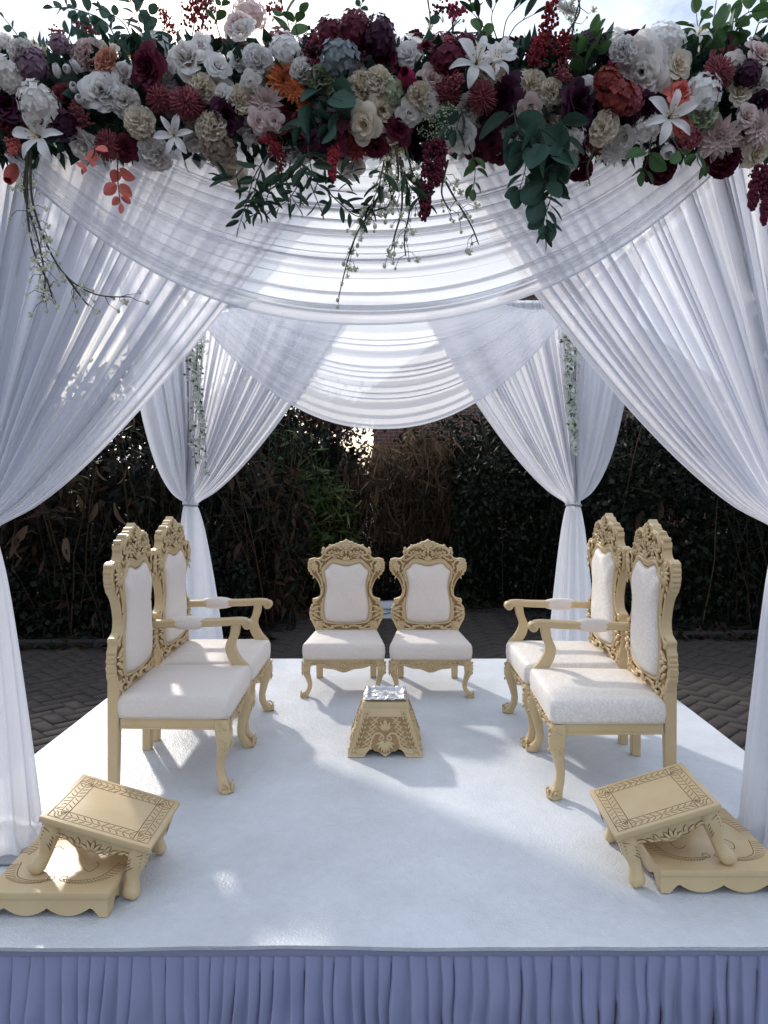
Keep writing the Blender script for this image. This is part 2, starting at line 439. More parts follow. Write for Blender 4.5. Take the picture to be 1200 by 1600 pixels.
def scatter_leaves(P, D, Lng, Wid, rs):
    """a folded leaf at each point P along direction D"""
    n = len(P)
    D = D / np.linalg.norm(D, axis=1, keepdims=True)
    A = rs.normal(size=(n, 3)); X = np.cross(D, A); X /= np.linalg.norm(X, axis=1, keepdims=True) + 1e-9
    Z = np.cross(X, D)
    V = (P[:, None, :] + LEAF_V[None, :, 0, None] * X[:, None, :] * Wid[:, None, None]
         + LEAF_V[None, :, 1, None] * D[:, None, :] * Lng[:, None, None] + LEAF_V[None, :, 2, None] * Z[:, None, :] * Wid[:, None, None])
    F = (LEAF_F[None] + (np.arange(n) * 5)[:, None, None]).reshape(-1, 4)
    return V.reshape(-1, 3), F
def spiral(cx, cy, r0, r1, turns, a0, n=18):
    return [(cx + (r0 + (r1 - r0) * i / (n - 1)) * math.cos(a0 + turns * 2 * math.pi * i / (n - 1)),
             cy + (r0 + (r1 - r0) * i / (n - 1)) * math.sin(a0 + turns * 2 * math.pi * i / (n - 1))) for i in range(n)]
def smooth_path(pts, n=6, closed=False):
    """Catmull-Rom through pts (tuples of any length)"""
    P = [np.array(p, float) for p in pts]; k = len(P); out_ = []
    for i in range(k if closed else k - 1):
        p0, p1 = P[(i - 1) % k] if (closed or i > 0) else P[i], P[i]
        p2 = P[(i + 1) % k]; p3 = P[(i + 2) % k] if (closed or i + 2 < k) else p2
        for j in range(n):
            t = j / n
            out_.append(tuple(0.5 * (2 * p1 + (p2 - p0) * t + (2 * p0 - 5 * p1 + 4 * p2 - p3) * t * t + (3 * p1 - p0 - 3 * p2 + p3) * t ** 3)))
    if not closed: out_.append(tuple(P[-1]))
    return out_

# ================================================================ SETTING
GZ = -0.30                       # ground level; the stage top is z = 0
STX0, STX1, STY0, STY1 = -1.53, 1.57, 1.785, 4.71

def build_ground():
    mb = MB()
    P = [[(x, y, GZ - 0.075) for y in np.linspace(-150, 350, 26)] for x in np.linspace(-250, 250, 26)]
    mb.grid(P)
    g = mb.build('ground', M['soil']); tag(g, kind='structure')
    # herringbone paving: a bed with real bricks laid in it
    pv = thing('paving', None, None); tag(pv, kind='structure')
    mb = MB(); mb.box((0, 3.3, GZ - 0.036), 13, 11.0, 0.07); mb.build('mortar_bed', M['joint'], pv)
    bw, bl, gap = 0.10, 0.20, 0.007
    def brick_mesh():
        b = MB(); b.box((0, 0, 0), bl - gap, bw - gap, 0.06, bev=0.006, seg=1); return b.mesh('paver', M['paver'], ang=60)
    base = brick_mesh()
    spots = []
    c45, s45 = math.cos(R(45)), math.sin(R(45))
    # 2:1 herringbone
    for r_ in range(-100, 101):
        for k in range(-60, 61):
            # lying brick over cells x, x+1 of row r; standing brick in column x+3 over rows r, r+1
            x = r_ + 4 * k
            spots.append((x + 1.0, r_ + 0.5, 0)); spots.append((x + 3.5, r_ + 1.0, 1))
    items = []
    for (u, v, k) in spots:
        X, Y = u * bw, v * bw
        x, y = X * c45 - Y * s45, X * s45 + Y * c45 + 3.5
        if abs(x) > 6.2 or y < -1.5 or y > 8.6: continue
        if STX0 + 0.15 < x < STX1 - 0.15 and STY0 + 0.15 < y < STY1 - 0.15: continue
        # the planted bed eats into the paving left and right of the back opening
        edge = 6.25 if x < -1.1 else (8.5 if x < 1.5 else 6.65)
        if y > edge: continue
        items.append((x, y, R(45) + (R(90) if k else 0)))
    win = []
    for n, (x, y, a) in enumerate(items):
        q = project((x, y, GZ))
        if not q: continue
        px, py, dep = q
        vis = ((30 < px < 178 and 1018 < py < 1185 and py < 1190 - 0.7 * (px - 40)) or (1055 < px < 1172 and 1000 < py < 1175 and py < 1095 + 0.9 * (px - 1060))
               or (425 < px < 785 and 935 < py < 1030 and not 500 < px < 592 and not 622 < px < 715))
        if vis: win.append((dep, n))
    win.sort(); single = {n for _, n in win[:300]}
    rest = MB(); bv = [tuple(v.co) for v in base.vertices]; bf = [tuple(p.vertices) for p in base.polygons]
    for n, (x, y, a) in enumerate(items):
        dz = GZ + 0.0 + rnd.uniform(-0.004, 0.004) - 0.026
        e = (rnd.gauss(0, 0.010), rnd.gauss(0, 0.010), a + rnd.gauss(0, 0.012))
        if n in single: link('paver', base, pv, (x, y, dz), e)
        else:
            from mathutils import Euler
            T = Matrix.Translation((x, y, dz)) @ Euler(e).to_matrix().to_4x4()
            rest.add(bv, bf, 0, T)
    o = rest.build('pavers', M['paver'], pv, ang=60); tag(o, kind='stuff')
    # kerb stones along the planted bed
    kb = thing('kerb', None, None); tag(kb, kind='structure')
    kme = MB(); kme.box((0, 0, 0.0), 0.88, 0.12, 0.16, bev=0.012); km = kme.mesh('kerb_stone', M['kerb'])
    for x0, x1, y in ((-6.2, -1.1, 6.33), (1.5, 6.2, 6.73)):
        n = int((x1 - x0) / 0.89)
        for i in range(n): link('kerb_stone', km, kb, (x0 + 0.45 + i * 0.89, y + rnd.uniform(-.01, .01), GZ - 0.025 + rnd.uniform(-.008, .008)), (0, 0, rnd.gauss(0, 0.01)))
build_ground()

def build_stage():
    st = thing('stage', 'low square stage with shiny white floor and lavender pleated skirt', 'stage', ((STX0 + STX1) / 2, 3.25, GZ))
    st_loc = Vector(st.location)
    T = Matrix.Translation(-st_loc)
    mb = MB(); mb.box(((STX0 + STX1) / 2, (STY0 + STY1) / 2, GZ / 2 - 0.010), STX1 - STX0 - 0.07, STY1 - STY0 - 0.07, -GZ - 0.022, T=T)
    mb.build('platform', M['dark'], st)
    # floor sheet, hand laid: slow waves, one lifted stretch on the front edge
    mb = MB(); nx, ny = 150, 120
    def front(x): return STY0 - 0.012 + 0.011 * (x / 1.5)
    def hz(x, y):
        z = 0.0025 * noise.noise((x * 1.6, y * 1.6, 0)) + 0.0012 * noise.noise((x * 5, y * 5, 3))
        e = max(0, 1 - (y - front(x)) / 0.10)
        lift = 0.006 * math.exp(-((x + 0.32) / 0.22) ** 2) + 0.004 * noise.noise((x * 2.3, 0, 7))
        return z + e * e * lift
    top, bot = [], []
    for i in range(nx + 1):
        x = STX0 - 0.015 + (STX1 - STX0 + 0.03) * i / nx
        a, b = [], []
        for j in range(ny + 1):
            y = front(x) + (STY1 + 0.015 - front(x)) * (j / ny) ** 1.25
            z = hz(x, y)
            wob = 0.004 * noise.noise((x * 6, 2.2, 0)) if j == 0 else 0
            a.append((x, y + wob, z)); b.append((x, y + wob + (0.002 if j == 0 else 0), z - 0.011))
        top.append(a); bot.append(b)
    mb.grid(top, T=T)
    mb.grid([[p for p in reversed(r)] for r in bot], T=T)
    edge = [[top[i][0], bot[i][0]] for i in range(nx + 1)]; mb.grid(edge, T=T)
    mb.grid([[top[0][j], bot[0][j]] for j in reversed(range(ny + 1))], T=T); mb.grid([[top[nx][j], bot[nx][j]] for j in range(ny + 1)], T=T)
    mb.build('floor_covering', M['floor'], st, ang=50)
    # skirt: header band + irregular knife pleats, front and both sides
    def skirt(p0, p1, nrm, name):
        p0, p1, nrm = Vector(p0), Vector(p1), Vector(nrm); d = p1 - p0; Ln = d.length; d.normalize()
        mb = MB(); xs = []; s = 0.0
        while s < Ln:
            wd = rnd.uniform(0.030, 0.050); xs.append((s, min(wd, Ln - s), rnd.uniform(0.7, 1.3), rnd.uniform(-0.014, 0.014))); s += wd
        cols = []
        for s0, wd, am, lean in xs:
            for q, dep in ((0.0, 0.0), (0.02, 0.75), (0.07, 1.0), (0.20, 0.92), (0.40, 0.66), (0.62, 0.40), (0.82, 0.18), (0.97, 0.0)):
                cols.append((s0 + q * wd, dep * am, lean))
        P = []
        zt, zb = -0.030, GZ + 0.012
        for s_, dep, lean in cols:
            row = []
            for j in range(15):
                t = j / 14
                z = zt + (zb - zt) * t
                amp = 0.006 + 0.019 * min(1, t * 1.7) ** 0.8
                wob = (0.016 * noise.noise((s_ * 9, t * 2.2, 5)) + 0.005 * noise.noise((s_ * 30, t * 5, 2))) * t
                p = p0 + d * (s_ + lean * t + 0.016 * noise.noise((s_ * 8, t * 2, 9)) * t) + nrm * (0.004 + dep * amp + wob + 0.006 * t)
                row.append((p.x, p.y, z))
            P.append(row)
        mb.grid(P, T=T)
        B = []
        for i in range(int(Ln / 0.03) + 1):
            s_ = min(Ln, i * 0.03); wv = 0.0022 * noise.noise((s_ * 9, 0, 1)); row = []
            for z, o in ((-0.011, 0.004), (-0.012, 0.010), (-0.020, 0.0105), (-0.0315, 0.0115), (-0.034, 0.009), (-0.034, 0.004)):
                p = p0 + d * s_ + nrm * (o + wv); row.append((p.x, p.y, z + 0.5 * wv))
            B.append(row)
        mb.grid(B, T=T)
        return mb.build(name, M['skirt'], st, ang=180)
    skirt((STX0, STY0 + 0.004, 0), (STX1, STY0 + 0.022, 0), (0, -1, 0), 'pleated_skirt')
    skirt((STX1, STY0, 0), (STX1, STY1, 0), (1, 0, 0), 'pleated_skirt')
    skirt((STX0, STY1, 0), (STX0, STY0, 0), (-1, 0, 0), 'pleated_skirt')
build_stage()

# ---------------------------------------------------------------- brick house behind the planting
def build_house():
    h = thing('brick_house', 'red brick house wall rising behind the hedge with tiled gable', 'house', (3.3, 15.5, GZ - 0.075))
    mb = MB()
    mb.prism([(-3.6, 0), (3.9, 0), (3.9, 3.4), (0.15, 6.0), (-3.6, 3.4)], -0.0, 5.0, 'y'); mb.build('wall', M['brick'], h, ang=20)
    mb = MB()
    for sx in (-1, 1):
        e = (-3.78, 3.27) if sx < 0 else (4.08, 3.27)
        mb.prism([(0.15, 6.02), e, (e[0], e[1] + 0.16), (0.15, 6.2)], -0.25, 5.2, 'y')
    rf = mb.build('roof', M['slate'], h, ang=20)
    mb = MB(); mb.box((1.9, 2.6, 5.9), 0.7, 0.5, 1.8); mb.box((1.9, 2.6, 6.83), 0.8, 0.6, 0.1); mb.build('chimney', M['brick'], rf, ang=20)
build_house()

# ================================================================ PLANTING
def wander(p, d, n, step, jit, droop=0.0):
    p, d = Vector(p), Vector(d).normalized(); pts = [p.copy()]
    for _ in range(n):
        d = (d + Vector((rnd.gauss(0, jit), rnd.gauss(0, jit), rnd.gauss(0, jit) - droop))).normalized()
        p = p + d * step; pts.append(p.copy())
    return pts

def shrub(name, label, cat, cx, cy, rx, ry, h, nleaf, ll, lw, leafmat, nstem, stemmat='drystem', droop=0.5, tail=0.35, stem_r=0.006,
          top=0.55, single=None, seed=1, extra=None, lump=0.25, canes_h=1.0):
    """upright shrub: canes from the ground and leaves filling an uneven volume from the ground to the ragged top"""
    rs = np.random.default_rng(seed); rr = random.Random(seed)
    t = thing(name, label, cat, (cx, cy, GZ - 0.075))
    mb = MB()
    for i in range(nstem):
        x, y = rr.uniform(-rx, rx), rr.uniform(-ry, ry)
        hh = h * canes_h * rr.uniform(0.55, 1.02)
        pts = [Vector((x, y, -0.01))]; d = Vector((rr.gauss(0, .10), rr.gauss(0, .10) - 0.04, 1)).normalized()
        k = 7
        for q in range(k):
            d = (d + Vector((rr.gauss(0, .07), rr.gauss(0, .07) - 0.02, -0.03 * q * 0.3))).normalized(); pts.append(pts[-1] + d * hh / k)
        r0 = stem_r * rr.uniform(0.6, 1.4)
        mb.tube(pts, [r0 * (1 - 0.6 * q / k) for q in range(k + 1)], 4)
        # side twigs
        for q in range(2, k):
            if rr.random() < 0.7:
                tw = [pts[q]]; dd = Vector((rr.gauss(0, .8), rr.gauss(0, .8) - .2, rr.uniform(-.2, .7))).normalized()
                for _ in range(3): dd = (dd + Vector((0, 0, -0.25))).normalized(); tw.append(tw[-1] + dd * rr.uniform(.06, .14))
                mb.tube(tw, [r0 * .5, r0 * .4, r0 * .3, r0 * .15], 3)
    if nstem:
        o = mb.build('cane', M[stemmat], t, ang=180); tag(o, kind='stuff')
    # leaves
    n = nleaf
    u = rs.uniform(-1, 1, n); vv = rs.uniform(-1, 1, n); zz = rs.uniform(0, 1, n) ** 0.85
    # clumps
    X, Y = u * rx, vv * ry
    ragged = np.array([0.72 + lump * noise.noise((cx + X[i] * 1.1, seed, 0)) + 0.16 * noise.noise((X[i] * 4, seed + 3, 0)) + 0.10 * rr.random() for i in range(n)])
    dome = 1 - 0.35 * (np.abs(u) ** 3)
    Z = zz * h * np.minimum(1.0, ragged * dome + 0.08)
    cl = np.array([noise.noise((X[i] * 2.3, Y[i] * 2.3 + seed, Z[i] * 2.3)) for i in range(n)])
    keep = cl > -0.22 + 0.25 * rs.random(n) - 0.18
    X, Y, Z = X[keep], Y[keep], Z[keep]; n = len(X)
    D = rs.normal(size=(n, 3)); D[:, 2] -= droop * 1.6; D[:, 1] -= 0.35
    Lg = ll * rs.uniform(0.55, 1.35, n); Wd = lw * rs.uniform(0.6, 1.3, n)
    V, F = scatter_leaves(np.stack([X, Y, Z], 1), D, Lg, Wd, rs)
    mats = [M[k] for k in ([leafmat] if isinstance(leafmat, str) else leafmat)]
    mi = None
    if len(mats) > 1:
        # which kind grows where: patches, not shade
        pick = np.array([noise.noise((X[i] * 0.9 + 5, seed, Z[i] * 1.2)) for i in range(n)]) + rs.normal(0, 0.22, n)
        mi = np.repeat((pick > 0.05).astype(int), 2)
    o = link('leaves', raw_mesh('leaves', V, F, mats, mi), t); tag(o, kind='stuff')
    # big hanging leaves that can be told apart one by one
    if single:
        m_, cnt, sl, sw, x0, x1, z0, z1 = single
        b = MB(); rows = []
        for i in range(7):
            q = i / 6; wdt = math.sin(math.pi * min(1, q * 0.93 + 0.05)) ** 0.8 * 0.5
            rows.append([(-wdt, q, 0.10 * wdt + 0.12 * math.sin(q * 3)), (0, q, 0.12 * math.sin(q * 3) - .02), (wdt, q, 0.10 * wdt + 0.12 * math.sin(q * 3))])
        b.grid(rows); lm = b.mesh('dried_leaf', M[m_], ang=180)
        for i in range(cnt):
            p = Vector((rr.uniform(x0, x1), -ry - rr.uniform(-0.05, 0.10), rr.uniform(z0, z1)))
            d = Vector((rr.gauss(0, .45), rr.gauss(0, .3) - .15, -1)).normalized()
            o = link('dried_leaf', lm, t, p, d.to_track_quat('Y', 'Z') @ Quaternion((0, 1, 0), rr.uniform(0, 6.28)))
            s = rr.uniform(.7, 1.25); o.scale = (sw * s * rr.uniform(.8, 1.2), sl * s, sl * s)
    return t

def tree(name, label, cx, cy, h, crown_z, crown_r, nleaf, ll, lw, leafmat, lean=(0, 0), seed=1, trunk_r=0.09, holes=0.0):
    rs = np.random.default_rng(seed); rr = random.Random(seed)
    t = thing(name, label, 'tree', (cx, cy, GZ - 0.075))
    mb = MB(); pts = [Vector((0, 0, -0.02))]; d = Vector((lean[0], lean[1], 1)).normalized(); k = 9
    for q in range(k):
        d = (d + Vector((rr.gauss(0, .05), rr.gauss(0, .05), 0.02))).normalized(); pts.append(pts[-1] + d * h * 0.85 / k)
    mb.tube(pts, [trunk_r * (1.25 if q == 0 else 1) * (1 - 0.75 * q / k) for q in range(k + 1)], 8)
    tips = []
    for q in range(3, k + 1):
        for _ in range(3):
            a = rr.uniform(0, 6.28); dd = Vector((math.cos(a), math.sin(a), rr.uniform(0.1, 0.8))).normalized()
            br = [pts[q]]
            for s in range(5): dd = (dd + Vector((rr.gauss(0, .18), rr.gauss(0, .18), rr.gauss(0, .12)))).normalized(); br.append(br[-1] + dd * crown_r[0] * 0.2)
            r0 = trunk_r * (1 - 0.75 * q / k) * 0.5
            mb.tube(br, [r0 * (1 - .17 * s) for s in range(6)], 5); tips += [tuple(b) for b in br[2:]]
    mb.build('trunk', M['bark'], t, ang=180)
    n = nleaf; T_ = np.array(tips); c = T_[rs.integers(0, len(T_), n)] + rs.normal(0, 1, (n, 3)) * np.array(crown_r) * 0.17
    D = rs.normal(size=(n, 3)); D[:, 2] -= 0.5
    cl = np.array([noise.noise((c[i, 0] * 1.8, c[i, 1] * 1.8, c[i, 2] * 1.8 + seed)) for i in range(n)])
    kp = cl > -0.25 + holes; c, D = c[kp], D[kp]; n = len(c)
    V, F = scatter_leaves(c, D, ll * rs.uniform(.6, 1.3, n), lw * rs.uniform(.6, 1.3, n), rs)
    o = link('crown', raw_mesh('crown', V, F, M[leafmat]), t); tag(o, kind='stuff')
    return t

def build_planting():
    # left: dried large-leaved canes, then dark creeper at their feet
    shrub('dry_cane_thicket', 'tall thicket of dried canes with big hanging tan leaves beyond the left curtain', 'shrub', -4.1, 7.35, 1.9, 0.75, 2.75, 9000, .17, .055,
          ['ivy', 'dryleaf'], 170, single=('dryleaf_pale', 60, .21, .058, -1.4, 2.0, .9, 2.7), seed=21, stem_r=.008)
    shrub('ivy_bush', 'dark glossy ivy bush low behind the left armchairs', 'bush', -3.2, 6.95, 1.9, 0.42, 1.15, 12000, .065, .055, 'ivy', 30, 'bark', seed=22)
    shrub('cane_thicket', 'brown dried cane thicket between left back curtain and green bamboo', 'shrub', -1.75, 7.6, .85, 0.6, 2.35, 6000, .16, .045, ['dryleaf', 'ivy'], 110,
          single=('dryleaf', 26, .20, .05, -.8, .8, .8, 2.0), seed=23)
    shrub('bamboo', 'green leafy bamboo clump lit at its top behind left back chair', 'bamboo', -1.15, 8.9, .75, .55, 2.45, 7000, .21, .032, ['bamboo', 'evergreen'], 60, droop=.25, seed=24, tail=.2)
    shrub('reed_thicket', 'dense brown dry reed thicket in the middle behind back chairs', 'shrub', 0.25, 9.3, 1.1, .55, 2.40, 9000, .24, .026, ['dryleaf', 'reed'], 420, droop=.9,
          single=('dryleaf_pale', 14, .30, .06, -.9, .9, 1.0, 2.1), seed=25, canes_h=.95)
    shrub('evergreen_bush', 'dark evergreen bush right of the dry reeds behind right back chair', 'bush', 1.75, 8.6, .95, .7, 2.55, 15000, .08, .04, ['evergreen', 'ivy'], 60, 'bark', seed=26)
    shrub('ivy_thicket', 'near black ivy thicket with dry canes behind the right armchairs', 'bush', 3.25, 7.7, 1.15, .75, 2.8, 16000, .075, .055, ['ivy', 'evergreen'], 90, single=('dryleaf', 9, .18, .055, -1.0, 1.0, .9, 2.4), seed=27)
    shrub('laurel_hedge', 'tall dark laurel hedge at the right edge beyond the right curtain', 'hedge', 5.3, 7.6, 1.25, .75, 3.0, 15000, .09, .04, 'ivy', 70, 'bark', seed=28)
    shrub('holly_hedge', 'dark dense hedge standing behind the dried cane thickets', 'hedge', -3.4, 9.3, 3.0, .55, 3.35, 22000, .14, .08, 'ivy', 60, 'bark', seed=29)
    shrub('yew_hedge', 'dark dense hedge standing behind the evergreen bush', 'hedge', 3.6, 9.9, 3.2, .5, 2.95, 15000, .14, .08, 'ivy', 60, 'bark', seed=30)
    shrub('bramble', 'low dark brambles under the reeds at paving edge', 'bush', 0.3, 8.85, 1.6, .3, .95, 4500, .075, .05, ['ivy', 'dryleaf'], 40, seed=31)
    tree('russet_tree', 'small russet leaved tree showing above the hedge left of the brick house', -1.15, 10.6, 2.75, 2.2, (1.15, .9, .75), 14000, .085, .05, 'redleaf', seed=41, trunk_r=.06)
    tree('leaning_tree', 'dark evergreen tree with bare leaning trunk right of the brick house', 1.95, 9.25, 3.0, 2.3, (1.1, .9, .9), 7000, .10, .045, 'evergreen', lean=(-.35, -.05), seed=42, trunk_r=.07)
    # fallen leaves and ground ivy over the bed edge
    rs = np.random.default_rng(5); n = 3500
    X = rs.uniform(-6, 6, n); e = np.where(X < -1.1, 6.25, np.where(X < 1.5, 8.35, 6.65))
    Y = e + np.abs(rs.normal(0.25, .35, n)) - 0.10; Z = np.full(n, GZ - 0.0) + rs.uniform(0, .04, n)
    D = rs.normal(size=(n, 3)); D[:, 2] = np.abs(D[:, 2]) * .25
    V, F = scatter_leaves(np.stack([X, Y, Z], 1), D, rs.uniform(.05, .12, n), rs.uniform(.03, .05, n), rs)
    mi = np.repeat(rs.integers(0, 2, n), 2)
    o = link('fallen_leaves', raw_mesh('fallen_leaves', V, F, [M['dryleaf'], M['ivy']], mi)); tag(o, 'dry fallen leaves and ground ivy along the edge of the brick paving', 'leaf litter', kind='stuff')
build_planting()

# pale bundle lying on the paving between the two low chairs
def build_bundle():
    p = on_z(598, 962, GZ)
    t = thing('folded_sheet', 'small pale folded sheet lying on paving behind the gap between low chairs', 'sheet', (p.x, p.y, GZ + 0.004), .15)
    for k in range(3):
        mb = MB(); P = []
        for i in range(15):
            row = []
            for j in range(11):
                x, y = (i / 14 - .5) * (.50 - .05 * k), (j / 10 - .5) * (.34 - .03 * k)
                e = max(abs(i / 14 - .5), abs(j / 10 - .5)) * 2
                z = .05 * k + .055 * (1 - e ** 6) + .016 * noise.noise((x * 9, y * 9, k * 3)) * (1 - .4 * e)
                row.append((x + .02 * noise.noise((y * 7, k, 0)), y + .02 * noise.noise((x * 7, k, 4)), z))
            P.append(row)
        mb.grid(P); mb.build('fold', M['sheet'], t, ang=180)
build_bundle()

# ================================================================ CANOPY
ZB = 2.335                                   # beam height
POST = {'fl': (-1.31, 2.27), 'fr': (1.29, 2.27), 'bl': (-1.295, 4.66), 'br': (1.22, 4.66)}
ZK = 1.035                                   # knot height
def build_frame():
    t = thing('canopy_frame', 'grey metal canopy frame of four posts and four beams under the drapes', 'canopy frame', (0, 3.4, 0))
    T = Matrix.Translation((0, -3.4, 0))
    for k, (x, y) in POST.items():
        mb = MB(); mb.tube([(x, y, 0.006), (x, y, ZB - .03)], .019, 12, T=T); mb.box((x, y, .008), .30, .24, .010, .003, T=T)
        mb.build('post', M['pole'], t)
    for a, b in (('fl', 'fr'), ('bl', 'br'), ('fl', 'bl'), ('fr', 'br')):
        (x0, y0), (x1, y1) = POST[a], POST[b]
        off = 0.0 if a[0] == b[0] else 0.045
        mb = MB(); mb.tube([(x0, y0, ZB + off), (x1, y1, ZB + off)], .02, 12, T=T); mb.build('beam', M['pole'], t)
build_frame()

def fold_profile(seed, n):
    """irregular pleats: returns f(u, v) in about -1..1"""
    rr = random.Random(seed); cuts = [0.0]
    while cuts[-1] < 1: cuts.append(cuts[-1] + rr.choice((.45, .7, 1.0, 1.4, 2.1)) * rr.uniform(.8, 1.2) / n)
    am = [rr.uniform(.25, 1.0) for _ in cuts]; sk = [rr.uniform(.25, .75) for _ in cuts]; pw = [rr.choice((1.0, 1.5, 2.5, 4.0)) for _ in cuts]
    def f(u, v):
        u = min(.99999, max(0, u + .006 * noise.noise((u * 5, v * 1.6, seed)) * v))
        import bisect
        i = bisect.bisect_right(cuts, u) - 1
        q = (u - cuts[i]) / (cuts[i + 1] - cuts[i])
        s = sk[i]
        q2 = .5 * q / s if q < s else .5 + .5 * (q - s) / (1 - s)
        r_ = max(0.0, math.sin(math.pi * q2)) ** pw[i]
        return am[i] * (2 * r_ - 1) * .8 + .14 * noise.noise((u * n * 1.3, v * 3, seed + .5))
    return f

def curtain(label, group, key, d, nrm, Wd, seed, n=30, tail=None, voile='voile', zk=ZK, ztop=ZB + .02, amp=1.0, p1=(.35, .07), name='curtain', cat='curtain', nu=420, nv=56):
    """panel hung along the beam from the post in direction d and tied to the post at the knot; nrm points to its outer face"""
    px, py = POST[key]; d, nrm = Vector((*d, 0)), Vector((*nrm, 0))
    t = thing(name, label, cat, (px, py, 0), 0, group)
    f = fold_profile(seed, n); H = ztop - zk
    mb = MB(); P = []
    for i in range(nu + 1):
        u = i / nu; row = []
        P0 = (u * Wd, ztop); P1 = (p1[0] * u * Wd + .01, zk + (p1[1] + (1 - u) * .45) * H); P2 = (.028 * (u - .3), zk)
        for j in range(nv + 1):
            v = j / nv; a, b, c = (1 - v) ** 2, 2 * v * (1 - v), v * v
            s = a * P0[0] + b * P1[0] + c * P2[0]; z = a * P0[1] + b * P1[1] + c * P2[1]
            am = amp * (.018 + .036 * math.sin(math.pi * v) ** .8) * (1 - v ** 5) * (1.0 if v > .06 else .6 + .4 * v / .06)
            fo = f(u, v) * am
            bulge = .05 * math.sin(math.pi * min(1, v * 1.05)) * u
            # pleat overlap sideways; bunch at the knot wraps round the post
            s += .5 * am * f(u + .25 / n, v) * (1 - v)
            ang = (u - .5) * math.pi * 1.1
            wrap = max(0, (v - .8) / .2) ** 2
            off = (.028 + bulge + fo) * (1 - wrap) + wrap * (.040 * math.cos(ang) + .010 * f(u, .5))
            s = s * (1 - wrap) + wrap * (.045 * math.sin(ang) + .01)
            p = d * s + nrm * off
            row.append((p.x, p.y, z - .012 * f(u, .8) * math.sin(math.pi * v) * u))
        P.append(row)
    mb.grid(P); mb.build('drape', M[voile], t, ang=180)
    mb = MB(); mb.tube(P[-1][:-2], .0032, 5); mb.build('hem', M[voile], t, ang=180)
    if tail:
        (cx, cy), rx, ry, nf = tail
        g = fold_profile(seed + 100, nf); mb = MB(); P = []
        na, nz = 300, 46
        for i in range(na):
            q = i / na; a_ = 2 * math.pi * q; row = []
            for j in range(nz + 1):
                v = j / nz; z = (zk + .004) * (1 - v) + .012 * v
                gr = v ** .62
                r1 = .038 + gr * (rx - .038); r2 = .034 + gr * (ry - .034)
                if v > .965: r1 += (v - .965) * .9; r2 += (v - .965) * .9
                k = 1 + (.10 + .16 * v) * g(q, v * .6) * min(1, v * 6 + .15)
                row.append((cx * gr + r1 * k * math.cos(a_), cy * gr + r2 * k * math.sin(a_), z + (.004 * noise.noise((q * 30, 0, 0)) if j == nz else 0)))
            P.append(row)
        mb.grid(P, cu=True); mb.build('lower_drape', M[voile], t, ang=180)
        mb = MB(); ring = [(.046 * math.cos(a_) + .004, .042 * math.sin(a_), zk + .004 * math.sin(a_ * 2)) for a_ in np.linspace(0, 2 * math.pi, 25)]
        mb.tube(ring, .0065, 6); mb.build('tieback', M['cord'], t, ang=180)
    return t
GF, GS = 'curtains tied to the canopy posts', 'curtains tied to the canopy posts'
curtain('wide white sheer curtain swept to the front left post of the canopy', GF, 'fl', (1, 0), (0, -1), 1.26, 3, 30, tail=((.015, .03), .125, .12, 13))
curtain('wide white sheer curtain swept to the front right post of the canopy', GF, 'fr', (-1, 0), (0, -1), 1.25, 4, 34, tail=((.02, .03), .125, .12, 13))
curtain('front facing white curtain gathered at the back left post behind armchairs', GF, 'bl', (1, 0), (0, -1), 1.10, 5, 30, tail=((.04, 0), .155, .11, 14), voile='voile_thin', p1=(.36, .10))
curtain('front facing white curtain gathered at the back right post behind armchairs', GF, 'br', (-1, 0), (0, -1), 1.04, 6, 30, tail=((.0, 0), .150, .11, 14), voile='voile_thin', p1=(.36, .10))
curtain('narrow side curtain on the left beam gathered at the back left post', GS, 'bl', (0, -1), (-1, 0), 1.15, 7, 26, zk=ZK + .006)
curtain('narrow side curtain on the right beam gathered at the back right post', GS, 'br', (0, -1), (1, 0), 1.15, 8, 26, zk=ZK + .006)
curtain('side curtain on the left beam behind the front left curtain', GS, 'fl', (0, 1), (-1, 0), 1.12, 9, 26, zk=ZK + .006)
curtain('side curtain on the right beam behind the front right curtain', GS, 'fr', (0, 1), (1, 0), 1.12, 10, 26, zk=ZK + .006)

def swag(label, xl, xr, y, ztop, zend, sag, spread, seed, n, voile, amp=.028):
    t = thing('swag', label, 'swag', ((xl + xr) / 2, y, ztop), 0, 'white swags draped along the canopy beams')
    x0 = (xl + xr) / 2; f = fold_profile(seed, n); hw = (xr - xl) / 2
    mb = MB(); P = []; nk, ns = 250, 120
    for i in range(nk + 1):
        k = i / nk; row = []
        kz = k ** .92
        ex = hw - spread * (1 - k) ** 1.2; ez = ztop + (zend - ztop) * k - ztop
        for j in range(ns + 1):
            q = 2 * j / ns - 1
            dr = 1 - abs(q) ** 2.15
            am = amp * (.35 + .65 * (1 - q * q)) * min(1, k * 5 + .1)
            fo = f(k, .3 + .25 * q)
            row.append((q * ex, -(.015 + .05 * dr * k + am * fo), ez - sag * kz * dr - .55 * am * f(min(1, k + .5 / n), .3) * dr))
        P.append(row)
    mb.grid(P); mb.build('drape', M[voile], t, ang=180)
    mb = MB(); mb.tube([(p[0], p[1], p[2]) for p in P[-1]], .0035, 5); mb.build('hem', M[voile], t, ang=180)
    return t
swag('broad white swag hanging in folds under the flower garland', -1.17, 1.05, 2.19, ZB, 2.19, .53, .62, 12, 19, 'voile', .024)
swag('smaller white swag across the back beam above the low chairs', -1.20, 1.13, 4.60, ZB, 2.23, .70, .50, 13, 20, 'voile_thin', .026)

